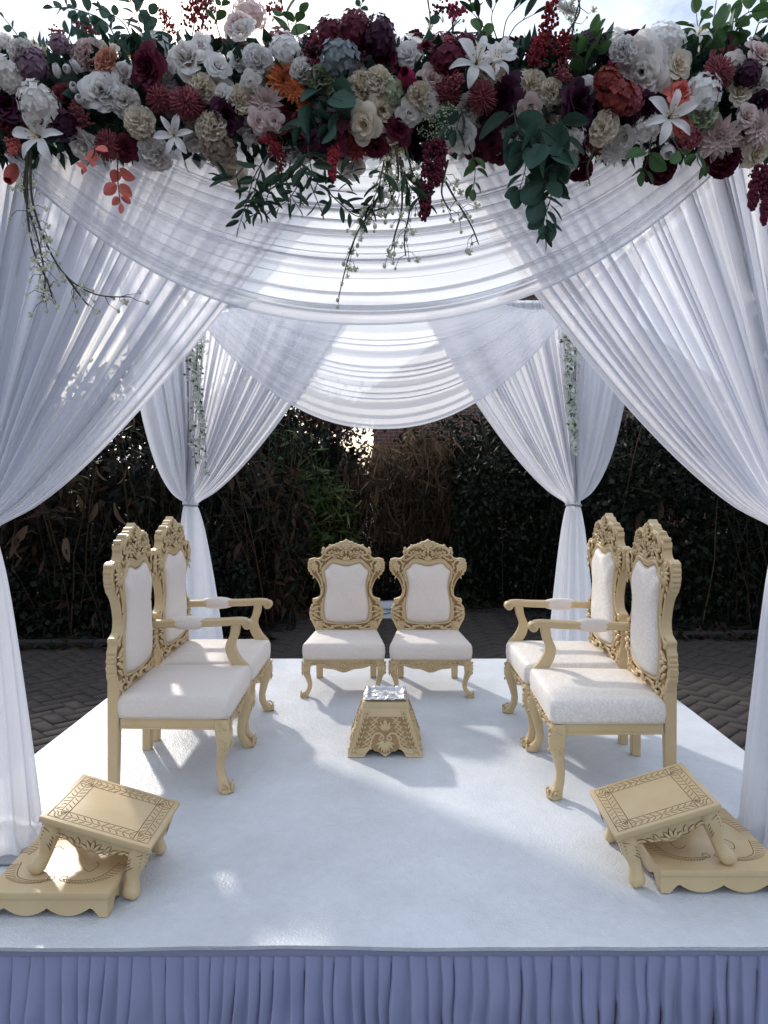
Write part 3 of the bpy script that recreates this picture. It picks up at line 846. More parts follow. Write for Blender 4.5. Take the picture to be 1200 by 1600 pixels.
# hanging strands of small white blossom on the back posts
def strand(label, px, py0, py1, wide, seed):
    rr = random.Random(seed); p0, p1 = at_y(px, py0, 4.50), at_y(px + 12, py1, 4.50)
    t = thing('blossom_garland', label, 'garland', p0, 0, 'white blossom garlands hanging on the back posts')
    Ln = p0.z - p1.z; mb, st, lf = MB(), MB(), MB()
    for k in range(5):
        x, y = rr.uniform(-wide, wide), rr.uniform(-.03, .02); ln = Ln * rr.uniform(.62, 1.0)
        pts = [(x + (p1.x - p0.x) * q * ln / Ln + .012 * math.sin(q * 6 + k), y, -q * ln) for q in np.linspace(0, 1, 14)]
        st.tube(pts, .0025, 4)
        for _ in range(int(ln * 120)):
            q = rr.random() ** 1.15; i = min(12, int(q * 13)); b = pts[i]
            c = Vector((b[0] + rr.gauss(0, .018) * (1.25 - q), b[1] - abs(rr.gauss(0, .02)), -q * ln))
            s = rr.uniform(.010, .018); Q = Quaternion(Vector((rr.gauss(0, 1), rr.gauss(0, 1), rr.gauss(0, 1))).normalized(), rr.uniform(0, 6)).to_matrix().to_4x4()
            T = Matrix.Translation(c) @ Q
            if rr.random() < .82:
                for a in range(4):
                    A = a * math.pi / 2; ca, sa = math.cos(A), math.sin(A)
                    mb.add([(0, 0, 0), (s * (ca * .6 - sa * .5), s * (sa * .6 + ca * .5), s * .25), (s * ca * 1.2, s * sa * 1.2, s * .35), (s * (ca * .6 + sa * .5), s * (sa * .6 - ca * .5), s * .25)], [(0, 3, 2, 1)], 0, T)
            else:
                lf.add([(0, 0, 0), (s * .7, s * .8, .003), (0, s * 2.2, 0), (-s * .7, s * .8, .003)], [(0, 1, 2, 3)], 0, T)
    st.build('stem', M['stem'], t, ang=180)
    o = mb.build('blossoms', M['wisteria petal'], t, ang=180); tag(o, kind='stuff')
    o = lf.build('leaves', M['green leaf'], t, ang=180); tag(o, kind='stuff')
strand('white blossom garland hanging at the back left post of the canopy', 302, 515, 755, .035, 1)
strand('white blossom garland hanging at the back right post of the canopy', 886, 522, 718, .032, 2)

# ================================================================ CHAIRS
def mirror_loop(half):
    """half outline from the top centre down to the bottom centre, x >= 0 -> closed loop, counted from the top down the +x side"""
    out_ = list(half)
    for x, z in reversed(half):
        if x > 1e-6: out_.append((-x, z))
    return out_
OUT_H = [(0, 0), (14, 10), (22, 16), (40, 16), (50, 27), (62, 36), (84, 38), (104, 45), (124, 60), (138, 72), (152, 74), (158, 86), (152, 100), (156, 116), (166, 130), (184, 134), (204, 130),
         (224, 134), (238, 142), (236, 154), (243, 166), (238, 180), (243, 194), (236, 208), (238, 222), (226, 232), (222, 246), (206, 256), (194, 268), (182, 288), (170, 318), (162, 352), (164, 382),
         (174, 404), (192, 412), (210, 414), (216, 426), (210, 440), (216, 456), (226, 466), (222, 482), (232, 496), (226, 510), (234, 524), (228, 540), (230, 556), (220, 570), (212, 590), (202, 612), (190, 636), (100, 640), (0, 640)]
IN_H = [(0, 184), (24, 182), (46, 174), (66, 168), (84, 165), (98, 170), (108, 184), (122, 200), (137, 212), (140, 228), (133, 256), (126, 290), (123, 326), (126, 362), (132, 396), (138, 430), (141, 470), (140, 510), (134, 548), (124, 566), (96, 574), (50, 580), (0, 583)]
def resample(loop, n):
    P = np.array(loop, float); Q = np.vstack([P, P[:1]]); d = np.r_[0, np.cumsum(np.hypot(*np.diff(Q, axis=0).T))]
    s = np.linspace(0, d[-1], n, endpoint=False)
    return np.c_[np.interp(s, d, Q[:, 0]), np.interp(s, d, Q[:, 1])]

def backrest(t, sx, sz, z0, y0, th, fab):
    """carved frame round an upholstered panel; outline units -> metres by sx, sz; front face at y0"""
    def U(p): return (p[0] * sx, z0 + (640 - p[1]) * sz)
    n = 260
    def by_angle(loop):
        P = resample(loop, 1400); a = np.arctan2(P[:, 0], -(P[:, 1] - 380) * 0.8)
        tg = np.linspace(-math.pi, math.pi, n, endpoint=False) + 1e-4
        o = np.argsort(a); return np.c_[np.interp(tg, a[o], P[o, 0], period=2 * math.pi), np.interp(tg, a[o], P[o, 1], period=2 * math.pi)]
    so, si = by_angle(mirror_loop(OUT_H)), by_angle(mirror_loop(IN_H))
    def ring(q, y): return [(p[0], y, p[1]) for p in (U(so[i] * (1 - q) + si[i] * q) for i in range(n))]
    # moulding section from the outer back edge to the inner lip
    mb = MB()
    prof = [(0.0, th), (0.0, 0.004), (0.03, 0.0), (0.16, 0.0), (0.20, 0.004), (0.30, 0.005), (0.70, 0.005), (0.76, 0.000), (0.86, -0.007), (0.95, -0.004), (1.0, 0.004), (1.0, th * .6)]
    rings = [ring(q, y0 + y) for q, y in prof]
    for k in range(len(rings) - 1):
        mb.loft([rings[k], rings[k + 1]], caps=False, mi=1 if k in (4, 5, 6) else 0)
    mb.loft([ring(1.0, y0 + th * .6), ring(1.0, y0 + th), ring(0.0, y0 + th)], caps=False)
    fr = mb.build('back_frame', [M['wood'], M['wood_glaze']], t, ang=40)
    # upholstery
    cz = 380; mb = MB(); C0 = np.array([0, cz])
    def rin(s, y): return [(p[0], y, p[1]) for p in (U(C0 + (si[i] - C0) * s) for i in range(n))]
    mb.loft([rin(.985, y0 + .012), rin(.985, y0 - .002), rin(.95, y0 - .012), rin(.88, y0 - .019), rin(.7, y0 - .026), rin(.4, y0 - .030), rin(.03, y0 - .031)], caps=True)
    mb.build('back_pad', M[fab], t, ang=70)
    mb = MB(); mb.loft([rin(.99, y0 + th * .55), rin(.99, y0 + th * .8)], caps=True); mb.build('back_panel', M[fab], t)
    mb = MB(); pp = rin(.992, y0 - .002); mb.tube(pp + [pp[0]], .0028, 5); mb.build('piping', M['piping'], t, ang=180)
    # carving laid over the frame
    mb = MB(); k = sx
    def st(pts, r0, r1=None, y=-0.001, flat=.75):
        r1 = r0 if r1 is None else r1; pts = smooth_path(pts, 4); m = len(pts)
        for sg in (1, -1):
            mb.tube([(x_ * sg, y0 + y, z_) for x_, z_ in (U(p) for p in pts)], [(r0 + (r1 - r0) * i / (m - 1)) * k for i in range(m)], 6, flat=flat, up=(0, 1, 0))
    def lobe(x, z, dx, dz, L_, W_, y=-0.004, both=True):
        """one carved leaf lobe starting at (x, z) pointing along (dx, dz)"""
        d = math.hypot(dx, dz); dx, dz = dx / d, dz / d
        for sg in ((1, -1) if both else (1,)):
            pts = []; rs_ = []
            for i in range(6):
                q = i / 5; px_, pz_ = U((x + dx * L_ * q, z + dz * L_ * q)); pts.append((px_ * sg, y0 + y - .004 * math.sin(q * 3.1), pz_)); rs_.append(max(.05, math.sin(math.pi * min(1, .12 + q * .85))) * W_ * .5 * k)
            mb.tube(pts, rs_, 6, flat=.6, up=(0, 1, 0))
    def bead(x, z, r_, y=-.005, both=True):
        for sg in ((1, -1) if both else (1,)):
            a, b = U((x, z)); mb.blob((a * sg, y0 + y, b), r_ * k, r_ * k * .8, r_ * k, 8, 5)
    # finial shell
    for a in range(-3, 4):
        an = a * .42; lobe(0, 56, math.sin(an), -math.cos(an), 46 - 4 * abs(a), 15, -.004, both=False)
    bead(0, 62, 12, both=False); lobe(0, 66, 0, 1, 40, 18, both=False); lobe(6, 70, 1, .6, 40, 13); lobe(10, 64, 1, .05, 36, 12)
    # crest C-scrolls
    st([(30, 62), (56, 48), (88, 50), (116, 66), (132, 90), (124, 108), (106, 106), (104, 92), (114, 88)], 9, 7)
    st([(20, 112), (48, 98), (80, 100), (104, 122), (128, 142), (150, 142), (158, 128), (148, 118)], 9, 6)
    st([(0, 152), (30, 148), (58, 140), (84, 138), (106, 152), (126, 176), (146, 190)], 7, 7)
    # centre palmette over the pad
    for a in range(-2, 3):
        an = a * .5; lobe(0, 146, math.sin(an), -math.cos(an), 40 - 4 * abs(a), 16, -.005, both=False)
    for x, z, dx, dz in ((40, 122, 1, -.5), (58, 126, 1, -.1), (76, 122, .6, -1), (64, 84, 1, .3), (84, 76, 1, .8), (52, 76, -.3, 1), (38, 90, -1, .4), (118, 128, 1, .8), (92, 70, .4, -1)): lobe(x, z, dx, dz, 28, 13)
    for x, z in ((30, 126), (70, 112), (96, 108), (140, 106), (20, 94), (74, 66)): bead(x, z, 6)
    # shoulder leaf clusters
    for a in range(7):
        an = -1.2 + a * .48; lobe(188, 186, math.cos(an), math.sin(an), 48, 17)
    bead(188, 186, 13, -.008); st([(166, 206), (160, 176), (172, 150), (196, 146), (212, 158)], 7, 6); st([(182, 230), (170, 250), (158, 280), (148, 320), (146, 350)], 7, 5)
    for x, z in ((214, 222), (158, 222), (150, 160), (200, 250)): lobe(x, z, .4, 1, 26, 12)
    # waist and hip scrolls
    st([(150, 340), (152, 372), (166, 400), (188, 424), (204, 428), (204, 442), (192, 444), (190, 434)], 8, 7)
    st([(152, 300), (158, 330)], 5, 4)
    for i, (x, z) in enumerate(((186, 462), (200, 480), (184, 500), (206, 516), (188, 536), (200, 556))): lobe(x - 16, z, 1, .35 - .2 * i, 42, 17); bead(x - 18, z + 4, 6)
    st([(160, 440), (158, 480), (160, 520), (156, 556)], 6, 6)
    st([(196, 616), (178, 600), (150, 596), (124, 604), (104, 622), (84, 618), (84, 604), (96, 602)], 8, 6)
    st([(150, 620), (120, 626), (80, 606), (40, 600), (14, 606)], 7, 7); lobe(0, 622, 0, -1, 24, 26, both=False); lobe(6, 618, 1, -.5, 26, 12)
    for x, z in ((176, 578), (150, 580), (184, 626)): lobe(x, z, -.6, .5, 26, 13)
    tag(mb.build('carving', M['wood'], fr, ang=180), kind='stuff')
    # turned ribs down the edge of the shoulders and hips
    rib = MB(); rib.tube([(0, y0 + .004, 0), (0, y0 + th - .004, 0)], 9.5 * k, 8); rib = rib.mesh('edge_rib', M['wood'], ang=60)
    for pts in ([(155, 92), (150, 66), (108, 47), (66, 38)], [(234, 148), (240, 166), (240, 182), (240, 200), (236, 216), (224, 236)], [(212, 424), (222, 468), (228, 484), (229, 500), (231, 516), (229, 534), (226, 550)]):
        for x, z in pts:
            for sg in (1, -1):
                a, b = U((x - 5, z)); link('edge_rib', rib, fr, (a * sg, 0, b))
    return fr

def cabriole(t, x, y, zt, sx, size, foot=.024, out=.028):
    """front leg: square at the knee, S-curved, scrolled foot; sx = side it leans to"""
    mb = MB(); rings = []
    ks = [(0, 1.0, 0.0), (.10, 1.08, .15), (.22, 1.10, .42), (.36, .92, .35), (.52, .70, .0), (.68, .58, -.30), (.80, .58, -.22), (.88, .70, .15), (.94, .95, .60), (.98, .98, .70), (1.0, .80, .62)]
    for q, s, o in ks:
        z = zt * (1 - q); r_ = size * s; cx, cy = x + sx * out * o, y - out * o
        ring = []
        for k in range(12):
            a = 2 * math.pi * k / 12; ca, sa = math.cos(a), math.sin(a); e = .62
            ring.append((cx + math.copysign(abs(ca) ** e, ca) * r_, cy + math.copysign(abs(sa) ** e, sa) * r_, z))
        rings.append(ring)
    mb.loft(rings); leg = mb.build('front_leg', M['wood'], t, ang=50)
    mb = MB()
    kx, ky = x + sx * out * .35, y - out * .4
    for i in range(4):
        for dx, dy in ((0, -1), (sx, 0)):
            b = Vector((kx + dx * size * .90, ky + dy * size * .90, zt * (.92 - .09 * i)))
            sd_ = Vector((dy, dx, 0)) * (size * .7)
            mb.tube([b - sd_ * .8 + Vector((0, 0, .008)), b + Vector((dx, dy, 0)) * .003, b + sd_ * .7 + Vector((0, 0, -.016))], [.003, .0045, .002], 6)
    fz = zt * .06
    for dx, dy in ((0, -1), (sx, 0)):
        c = Vector((x + sx * out * .62 + dx * size * .92, y - out * .62 + dy * size * .92, fz)); sd_ = Vector((abs(dy), abs(dx), 0))
        pts = [c + sd_ * (a * size * 1.6) + Vector((0, 0, b * size * 1.6)) for a, b in spiral(0, 0, .52, .08, 1.4, 1.2, 14)]
        mb.tube(pts, [.0045] * 13 + [.003], 5)
    tag(mb.build('leg_carving', M['wood'], leg, ang=180), kind='stuff')

def make_chair(name, label, group, Wf, Wb, D, SH, ct, BT, BW, th, fab, arm=0, leg=.026):
    """origin on the floor under the seat, front towards -y. arm: +1 / -1 = an armrest on that side only"""
    t = thing(name, label, 'chair', (0, 0, 0), 0, group)
    zr = SH - ct                                          # top of the seat rail
    yf, yb = -D / 2, D / 2
    # upholstered seat, tapered to the back
    mb = MB(); mb.box((0, 0, 0), 1, 1, 1, .001)
    mb = MB(); nx, ny = 16, 16
    def seat_pt(u, v, top):
        wv = (Wf * (1 - v) + Wb * v) / 2
        e = max(abs(2 * u - 1), abs(2 * v - 1))
        return ((2 * u - 1) * wv, yf + v * (D + .005), top)
    rows_t = []
    rings = []
    def outline(ins, z, m=14):
        pts = []
        for i in range(m): pts.append((i / m, 0))
        for i in range(m): pts.append((1, i / m))
        for i in range(m): pts.append((1 - i / m, 1))
        for i in range(m): pts.append((0, 1 - i / m))
        o = []
        for u, v in pts:
            wv = (Wf * (1 - v) + Wb * v) / 2 - ins
            x, y = (2 * u - 1) * wv, yf + ins + v * (D - 2 * ins)
            rc = .022; bx, by = wv - abs(x), min(y - yf - ins, yb - ins - y)
            if bx < rc and by < rc:
                ddx, ddy = rc - bx, rc - by; l = math.hypot(ddx, ddy)
                if l > rc: x -= math.copysign(ddx * (1 - rc / l), x); y += (ddy * (1 - rc / l)) * (1 if y < 0 else -1)
            sg = .0016 * noise.noise((x * 16, y * 16, z * 20))
            o.append((x + sg, y + sg, z))
        return o
    h = ct
    prof = [(.004, 0), (-.002, .10 * h), (-.005, .40 * h), (-.004, .72 * h), (.002, .90 * h), (.010, .975 * h), (.03, 1.0 * h), (.07, 1.05 * h), (.12, 1.08 * h), (.17, 1.09 * h)]
    rings = [outline(a, zr + b) for a, b in prof if a < min(Wb, D) / 2 - .02]
    mb.loft(rings); mb.build('seat', M[fab], t, ang=75)
    mb = MB(); r_ = outline(-.001, zr + .004); mb.tube(r_ + [r_[0]], .0032, 5); mb.build('piping', M['piping'], t, ang=180)
    rh = .042
    # rails
    mb = MB()
    for sg in (1, -1):
        a, b = Vector((sg * (Wf / 2 - .018), yf + .03, zr - rh / 2)), Vector((sg * (Wb / 2 - .018), yb - .01, zr - rh / 2))
        d = b - a; L_ = d.length; ang_ = math.atan2(d.y, d.x); Tm = Matrix.Translation((a + b) / 2) @ Matrix.Rotation(ang_, 4, 'Z')
        mb.box((0, 0, 0), L_, .026, rh, .003, T=Tm); mb.box((0, -sg * .0 , -rh / 2 + .004), L_, .032, .007, .002, T=Tm)
    mb.box((0, yb + .010, zr - rh / 2), Wb - .05, .024, rh, .003)
    mb.build('side_rail', M['wood'], t)
    # carved front apron
    ap = []; w2 = Wf / 2 - .03; ah = .074
    for i in range(41):
        q = -1 + i / 20; s = abs(q)
        dz = ah * (.62 + .30 * math.cos(q * math.pi * .95) * (1 if s < .62 else .7) + .07 * math.cos(q * 11))
        if s > .86: dz = ah * (.42 + .2 * (s - .86) / .14)
        ap.append((q * w2, zr - dz))
    mb = MB(); mb.prism([(-w2, zr - .002)] + ap + [(w2, zr - .002)], yf + .010, yf + .034, 'y'); apn = mb.build('front_apron', M['wood'], t)
    mb = MB(); yy = yf + .008
    for sg in (1, -1):
        pts = smooth_path([(sg * .02, zr - .052), (sg * .06, zr - .050), (sg * .10, zr - .030), (sg * .14, zr - .026), (sg * w2 * .94, zr - .032)], 4)
        mb.tube([(a, yy, b) for a, b in pts], .0045, 6)
        for k, (a, b, c, d) in enumerate(((.035, -.030, .9, .3), (.06, -.026, .8, -.5), (.09, -.016, 1, -.5), (.12, -.014, 1, -.2), (.15, -.012, 1, -.4))):
            if a > w2 - .03: continue
            mb.tube([(sg * a, yy, zr + b), (sg * (a + c * .011), yy - .004, zr + b + d * .011), (sg * (a + c * .022), yy, zr + b + d * .022)], [.003, .006, .002], 6)
        mb.tube([(a * sg, yy, zr - .026 + b) for a, b in spiral(.075, 0, .012, .002, 1.3, 3.0, 12)], .003, 5)
    for a in range(-3, 4):
        an = a * .5; mb.tube([(0, yy, zr - .040), (math.sin(an) * .014, yy - .006, zr - .040 + math.cos(an) * .014), (math.sin(an) * .027, yy, zr - .040 + math.cos(an) * .027)], [.003, .006, .0015], 6)
    mb.tube([(0, yy, zr - .038), (0, yy - .004, zr - .052), (0, yy, zr - ah * .95)], [.004, .007, .002], 6)
    tag(mb.build('apron_carving', M['wood'], apn, ang=180), kind='stuff')
    for sg in (1, -1): cabriole(t, sg * (Wf / 2 - .03), yf + .032, zr - .002, sg, leg)
    # straight tapering rear legs, raked back
    for sg in (1, -1):
        mb = MB(); x = sg * (Wb / 2 - .024); rings = []
        for q in (0, .5, 1):
            z = (SH + .05) * (1 - q); hw = .023 - .004 * q; cy = yb + .014 + .012 * q; ch = .004
            rings.append([(x + a * hw, cy + b * hw, z) for a, b in ((-1, -.8), (-.8, -1), (.8, -1), (1, -.8), (1, .8), (.8, 1), (-.8, 1), (-1, .8))])
        mb.loft(rings); mb.build('rear_leg', M['wood'], t, ang=30)
    z0 = SH - .012
    backrest(t, BW / 2 / 243, (BT - z0) / 640, z0, yb - .006, th, fab)
    if arm:
        xa = arm * (Wf / 2 - .022); az = SH + .185
        y_b, y_f = yb + .0, yf + .040
        # rail with a scrolled end
        mb = MB(); pts = smooth_path([(y_b, az), (y_b - .12, az + .004), (y_f + .10, az + .006), (y_f + .01, az + .010), (y_f - .030, az + .006)], 6); rings = []
        for (yy, zz) in pts:
            q = (yy - y_f) / (y_b - y_f); hw = .019 + .006 * math.sin(max(0, min(1, q)) * 3.1); hh = .017
            xx = xa - arm * .012 * max(0, q)
            rings.append([(xx + a * hw, yy, zz + b * hh) for a, b in ((-1, -.7), (-.7, -1), (.7, -1), (1, -.7), (1, .6), (.6, 1), (-.6, 1), (-1, .6))])
        mb.loft(rings); mb.tube([(xa - .024, y_f - .032, az - .004), (xa + .024, y_f - .032, az - .004)], .021, 14)
        ar = mb.build('armrest', M['wood'], t, ang=40)
        mb = MB()
        for e in (-.0245, .0245): mb.tube([(xa + e, y_f - .032 + a, az - .004 + b) for a, b in spiral(0, 0, .017, .002, 1.6, 1.5, 16)], .0028, 5)
        tag(mb.build('arm_scroll', M['wood'], ar, ang=180), kind='stuff')
        mb = MB(); cy = (y_b + y_f) / 2 + .035; rings = []
        for i in range(15):
            q = -1 + 2 * i / 14; s = (1 - abs(q) ** 2.3) ** .5 if abs(q) < 1 else 0
            rings.append([(xa - arm * .006 + math.cos(a) * .032 * (.25 + .75 * s), cy + q * .086, az + .004 + math.sin(a) * .031 * (.15 + .85 * s)) for a in [2 * math.pi * k / 14 for k in range(14)]])
        mb.loft(rings); mb.build('arm_pad', M['cushion'], t, ang=75)
        # S-shaped arm post standing on the side rail
        mb = MB(); rings = []
        for (yy, zz, hw) in smooth_path([(y_f + .020, az - .004, .021), (y_f + .028, az - .05, .020), (y_f + .045, az - .10, .022), (y_f + .030, az - .15, .028), (y_f - .002, az - .20, .034), (y_f - .006, SH - ct + .01, .034)], 4):
            rings.append([(xa + a * .017, yy + b * hw, zz) for a, b in ((-1, -.8), (-.7, -1), (.7, -1), (1, -.8), (1, .8), (.7, 1), (-.7, 1), (-1, .8))])
        mb.loft(rings); mb.build('arm_post', M['wood'], t, ang=40)
    return t

def place_chairs():
    low = make_chair('low_chair', 'low carved cream chair at the back, left of the pair facing the camera', 'low carved chairs at the back of the stage', .455, .375, .38, .300, .092, .842, .462, .045, 'cushion', 0, .023)
    low.location = (-.243, 4.06, 0.002); low.rotation_euler = (0, 0, R(1.0))
    dup(low, (.243, 4.06, .002), R(-.6), 'low carved cream chair at the back, right of the pair facing the camera')
    G = 'tall carved side chairs along both sides of the stage'
    a = make_chair('side_chair', 'tall carved cream side chair on the left nearest the tilted stool', G, .49, .455, .43, .375, .092, 1.022, .535, .036, 'cushion', 1, .029)
    a.location = (-.825, 2.915, .002); a.rotation_euler = (0, 0, R(90.8))
    dup(a, (-.825, 3.425, .002), R(89.2), 'tall carved cream side chair on the left, the one nearer the back curtain')
    b = make_chair('side_chair', 'tall carved cream side chair on the right nearest the tilted stool', G, .49, .455, .43, .375, .092, 1.040, .535, .036, 'cushion_gold', -1, .029)
    b.location = (.840, 2.865, .002); b.rotation_euler = (0, 0, R(-91.5))
    dup(b, (.832, 3.395, .002), R(-89.0), 'tall carved cream side chair on the right, the one nearer the back curtain')
place_chairs()

# ================================================================ FIRE BOX IN THE MIDDLE
def build_fire_box():
    bx, by = -.008, 3.185
    t = thing('carved_box', 'carved cream wooden pyramid box in the middle of the floor', 'fire box', (bx, by, .002))
    hb, ht, H = .163, .098, .200
    tilt = math.atan((hb - ht) / H); Ls = H / math.cos(tilt)
    def w(q): return hb + (ht - hb) * q + .006 * math.sin(q * math.pi) * -1
    def panel_poly():
        # outline (x, s), s measured up the slope; arch cut out at the foot, a leaf tongue hanging in it
        left = [(-w(q), q * Ls) for q in np.linspace(0, 1, 8)]
        foot = [(-.090, 0), (-.082, .016), (-.070, .030), (-.056, .034), (-.046, .026), (-.028, .022), (-.014, .012), (0, .002)]
        return left + [(-x, s) for x, s in reversed(left)] + [(-x, s) for x, s in foot] + [(x, s) for x, s in reversed(foot[:-1])]
    for k in range(4):
        T = Matrix.Rotation(R(90) * k, 4, 'Z') @ Matrix.Translation((0, -hb, 0)) @ Matrix.Rotation(-tilt, 4, 'X')
        poly = panel_poly()
        if k % 2: poly = [(x * .97, s) for x, s in poly]
        mb = MB(); mb.prism(poly, 0.0, .016, 'y', mi=0, T=T)
        pn = mb.build('side_panel', [M['wood']], t, ang=30)
        # relief
        mb = MB(); ln = MB()
        def stx(pts, r0, r1=None, y=-.0005, sm=5, lines=False):
            r1 = r0 if r1 is None else r1; pts = smooth_path(pts, sm); m = len(pts)
            for sg in (1, -1): (ln if lines else mb).tube([(x * sg, y, s) for x, s in pts], [r0 + (r1 - r0) * i / (m - 1) for i in range(m)], 6, T=T, flat=.8, up=(0, 1, 0))
        def lf(x, s, dx, ds, L_, W_):
            d = math.hypot(dx, ds); dx, ds = dx / d, ds / d
            for sg in (1, -1):
                mb.tube([(sg * (x + dx * L_ * q), -.001 - .004 * math.sin(3.1 * q), s + ds * L_ * q) for q in np.linspace(0, 1, 6)], [max(.0008, W_ * .5 * math.sin(math.pi * min(1, .12 + .86 * q))) for q in np.linspace(0, 1, 6)], 6, T=T, flat=.6, up=(0, 1, 0))
        # stained ground of the lattice and flower fields
        gd = MB()
        gp = [(-.090, .168), (-.134, .036), (-.100, .036), (-.07, .045), (-.045, .10), (-.020, .168)]
        for sg in (1, -1):
            vs = [(x * sg, -.0012, s) for x, s in gp]; gd.add(vs, [tuple(range(6)) if sg < 0 else tuple(reversed(range(6)))], 0, T)
        cg = [(-.020, .168), (-.045, .10), (-.070, .045), (-.05, .03), (0, .012), (.05, .03), (.070, .045), (.045, .10), (.020, .168)]
        gd.add([(x, -.0012, s) for x, s in cg], [tuple(reversed(range(9)))], 0, T)
        tag(gd.build('stained_ground', M['wood_glaze'], pn, smooth=False), kind='stuff')
        # lattice
        for i in range(6):
            s0 = .048 + i * .021
            xa, xb = .046 + (.165 - s0) * .40, .024 + (.165 - s0) * .30
            stx([(xa + .012, max(.04, s0 - .010)), (xb, min(.166, s0 + .020))], .0032, sm=1); stx([(xb + .003, max(.04, s0 - .014)), (xa + .008, min(.166, s0 + .018))], .0032, sm=1)
        # arch scrolls and flower
        stx([(.008, .085), (.024, .098), (.044, .096), (.058, .076), (.066, .046), (.078, .026), (.10, .016), (.128, .012)], .0055, .0035)
        stx([(.004, .062)] + [(x, s) for x, s in spiral(.014, .078, .014, .003, 1.25, -1.9, 14)], .0045, .003)
        for dx, ds, L_, W_ in ((0, 1, .05, .016), (.5, 1, .044, .015), (1, .9, .034, .012)): lf(.003, .108, dx, ds, L_, W_)
        for dx, ds, L_, W_ in ((.35, -1, .042, .016), (.9, -.8, .044, .016), (1, -.25, .04, .014), (.02, -1, .048, .016)): lf(.004, .062, dx, ds, L_, W_)
        # leaf sprigs up the slanting edge
        for i in range(9):
            q = .08 + i * .095; x = w(q) - .022; lf(x, q * Ls, .25, 1, .022, .010); lf(x - .004, q * Ls, -.9, 1, .017, .008)
        stx([(w(q) - .012, q * Ls) for q in (.04, .5, .86)], .003, .0025, sm=2)
        tag(mb.build('relief_carving', M['wood'], pn, ang=180), kind='stuff')
    mb = MB(); mb.box((0, 0, H + .006), ht * 2 + .006, ht * 2 + .006, .030, .003); mb.build('top_slab', M['wood'], t)
    mb = MB(); mb.box((0, 0, .012), .21, .21, .012, .002); mb.build('inner_base', M['dark'], t)
    # foil tray resting on top
    f = thing('foil_tray', 'shallow crumpled foil tray lying on top of the carved box', 'foil tray', (bx, by, .002 + H + .0225))
    mb = MB(); P = []; n = 26
    for i in range(n + 1):
        row = []
        for j in range(n + 1):
            u, v = 2 * i / n - 1, 2 * j / n - 1; e = max(abs(u), abs(v))
            x, y = u * .096, v * .098
            if e > .80: z = .016 - .006 * max(0, (e - .90) / .1) + .0
            elif e > .70: z = .004 + .012 * (e - .70) / .10
            else: z = .004
            z += .007 * noise.noise((x * 34, y * 34, 1)) + .003 * noise.noise((x * 80, y * 80, 4))
            k = 1 + .03 * noise.noise((u * 4, v * 4, 9)) * (e > .85)
            row.append((x * k, y * k, max(.001, z)))
        P.append(row)
    mb.grid(P); mb.build('tray', M['foil'], f, ang=12)
build_fire_box()

# ================================================================ STOOLS AND BOARDS
def carved_lines(t, w2, d2, z, T=None, name='carved_line', seed=0):
    """incised border of a stool top: three frames, corner fans and leaf ticks, cut as brown-stained V lines"""
    mb = MB(); rr = random.Random(seed)
    def ln(pts, r_=.0011): mb.tube([(x, y, z) for x, y in pts], r_, 4, flat=.35, up=(0, 0, 1))
    a, b, m = .016, .060, .038
    for q in (a, b): ln([(-w2 + q, -d2 + q), (w2 - q, -d2 + q), (w2 - q, d2 - q), (-w2 + q, d2 - q), (-w2 + q, -d2 + q)])
    for sg in (1, -1):
        ln([(-w2 + b, sg * (d2 - m)), (w2 - b, sg * (d2 - m))], .0009); ln([(sg * (w2 - m), -d2 + b), (sg * (w2 - m), d2 - b)], .0009)
        ln([(sg * (w2 - b), -d2 + a), (sg * (w2 - b), d2 - a)]); ln([(-w2 + a, sg * (d2 - b)), (w2 - a, sg * (d2 - b))])
    for sg in (1, -1):
        for lo, hi in ((a, m), (m, b)):
            n = 10
            for i in range(n):
                x = -w2 + b + (2 * w2 - 2 * b) * (i + .5) / n; k = 1 if i < n / 2 else -1; s2 = .006 * k * (1 if lo == a else -1)
                ln([(x - s2, sg * (d2 - lo - .005)), (x + s2 * .2 + .001, sg * (d2 - (lo + hi) / 2)), (x + s2, sg * (d2 - hi + .004))], .0012)
            n = 8
            for i in range(n):
                y = -d2 + b + (2 * d2 - 2 * b) * (i + .5) / n; k = 1 if i < n / 2 else -1; s2 = .006 * k * (1 if lo == a else -1)
                ln([(sg * (w2 - lo - .005), y - s2), (sg * (w2 - (lo + hi) / 2), y + s2 * .2), (sg * (w2 - hi + .004), y + s2)], .0012)
        for sy in (1, -1):
            cx, cy = sg * (w2 - b), sy * (d2 - b)
            for r_ in (.014, .024, .034):
                ln([(cx + sg * (.006 + r_ * math.cos(q) * (1 + .12 * math.cos(6 * q))), cy + sy * (.006 + r_ * math.sin(q) * (1 + .12 * math.cos(6 * q)))) for q in np.linspace(.1, 1.47, 12)], .0012)
            for q in (.3, .8, 1.3): ln([(cx + sg * .004, cy + sy * .004), (cx + sg * (.004 + .016 * math.cos(q)), cy + sy * (.004 + .016 * math.sin(q)))], .0012)
    return tag(mb.build(name, M['line'], t, ang=180), kind='stuff')

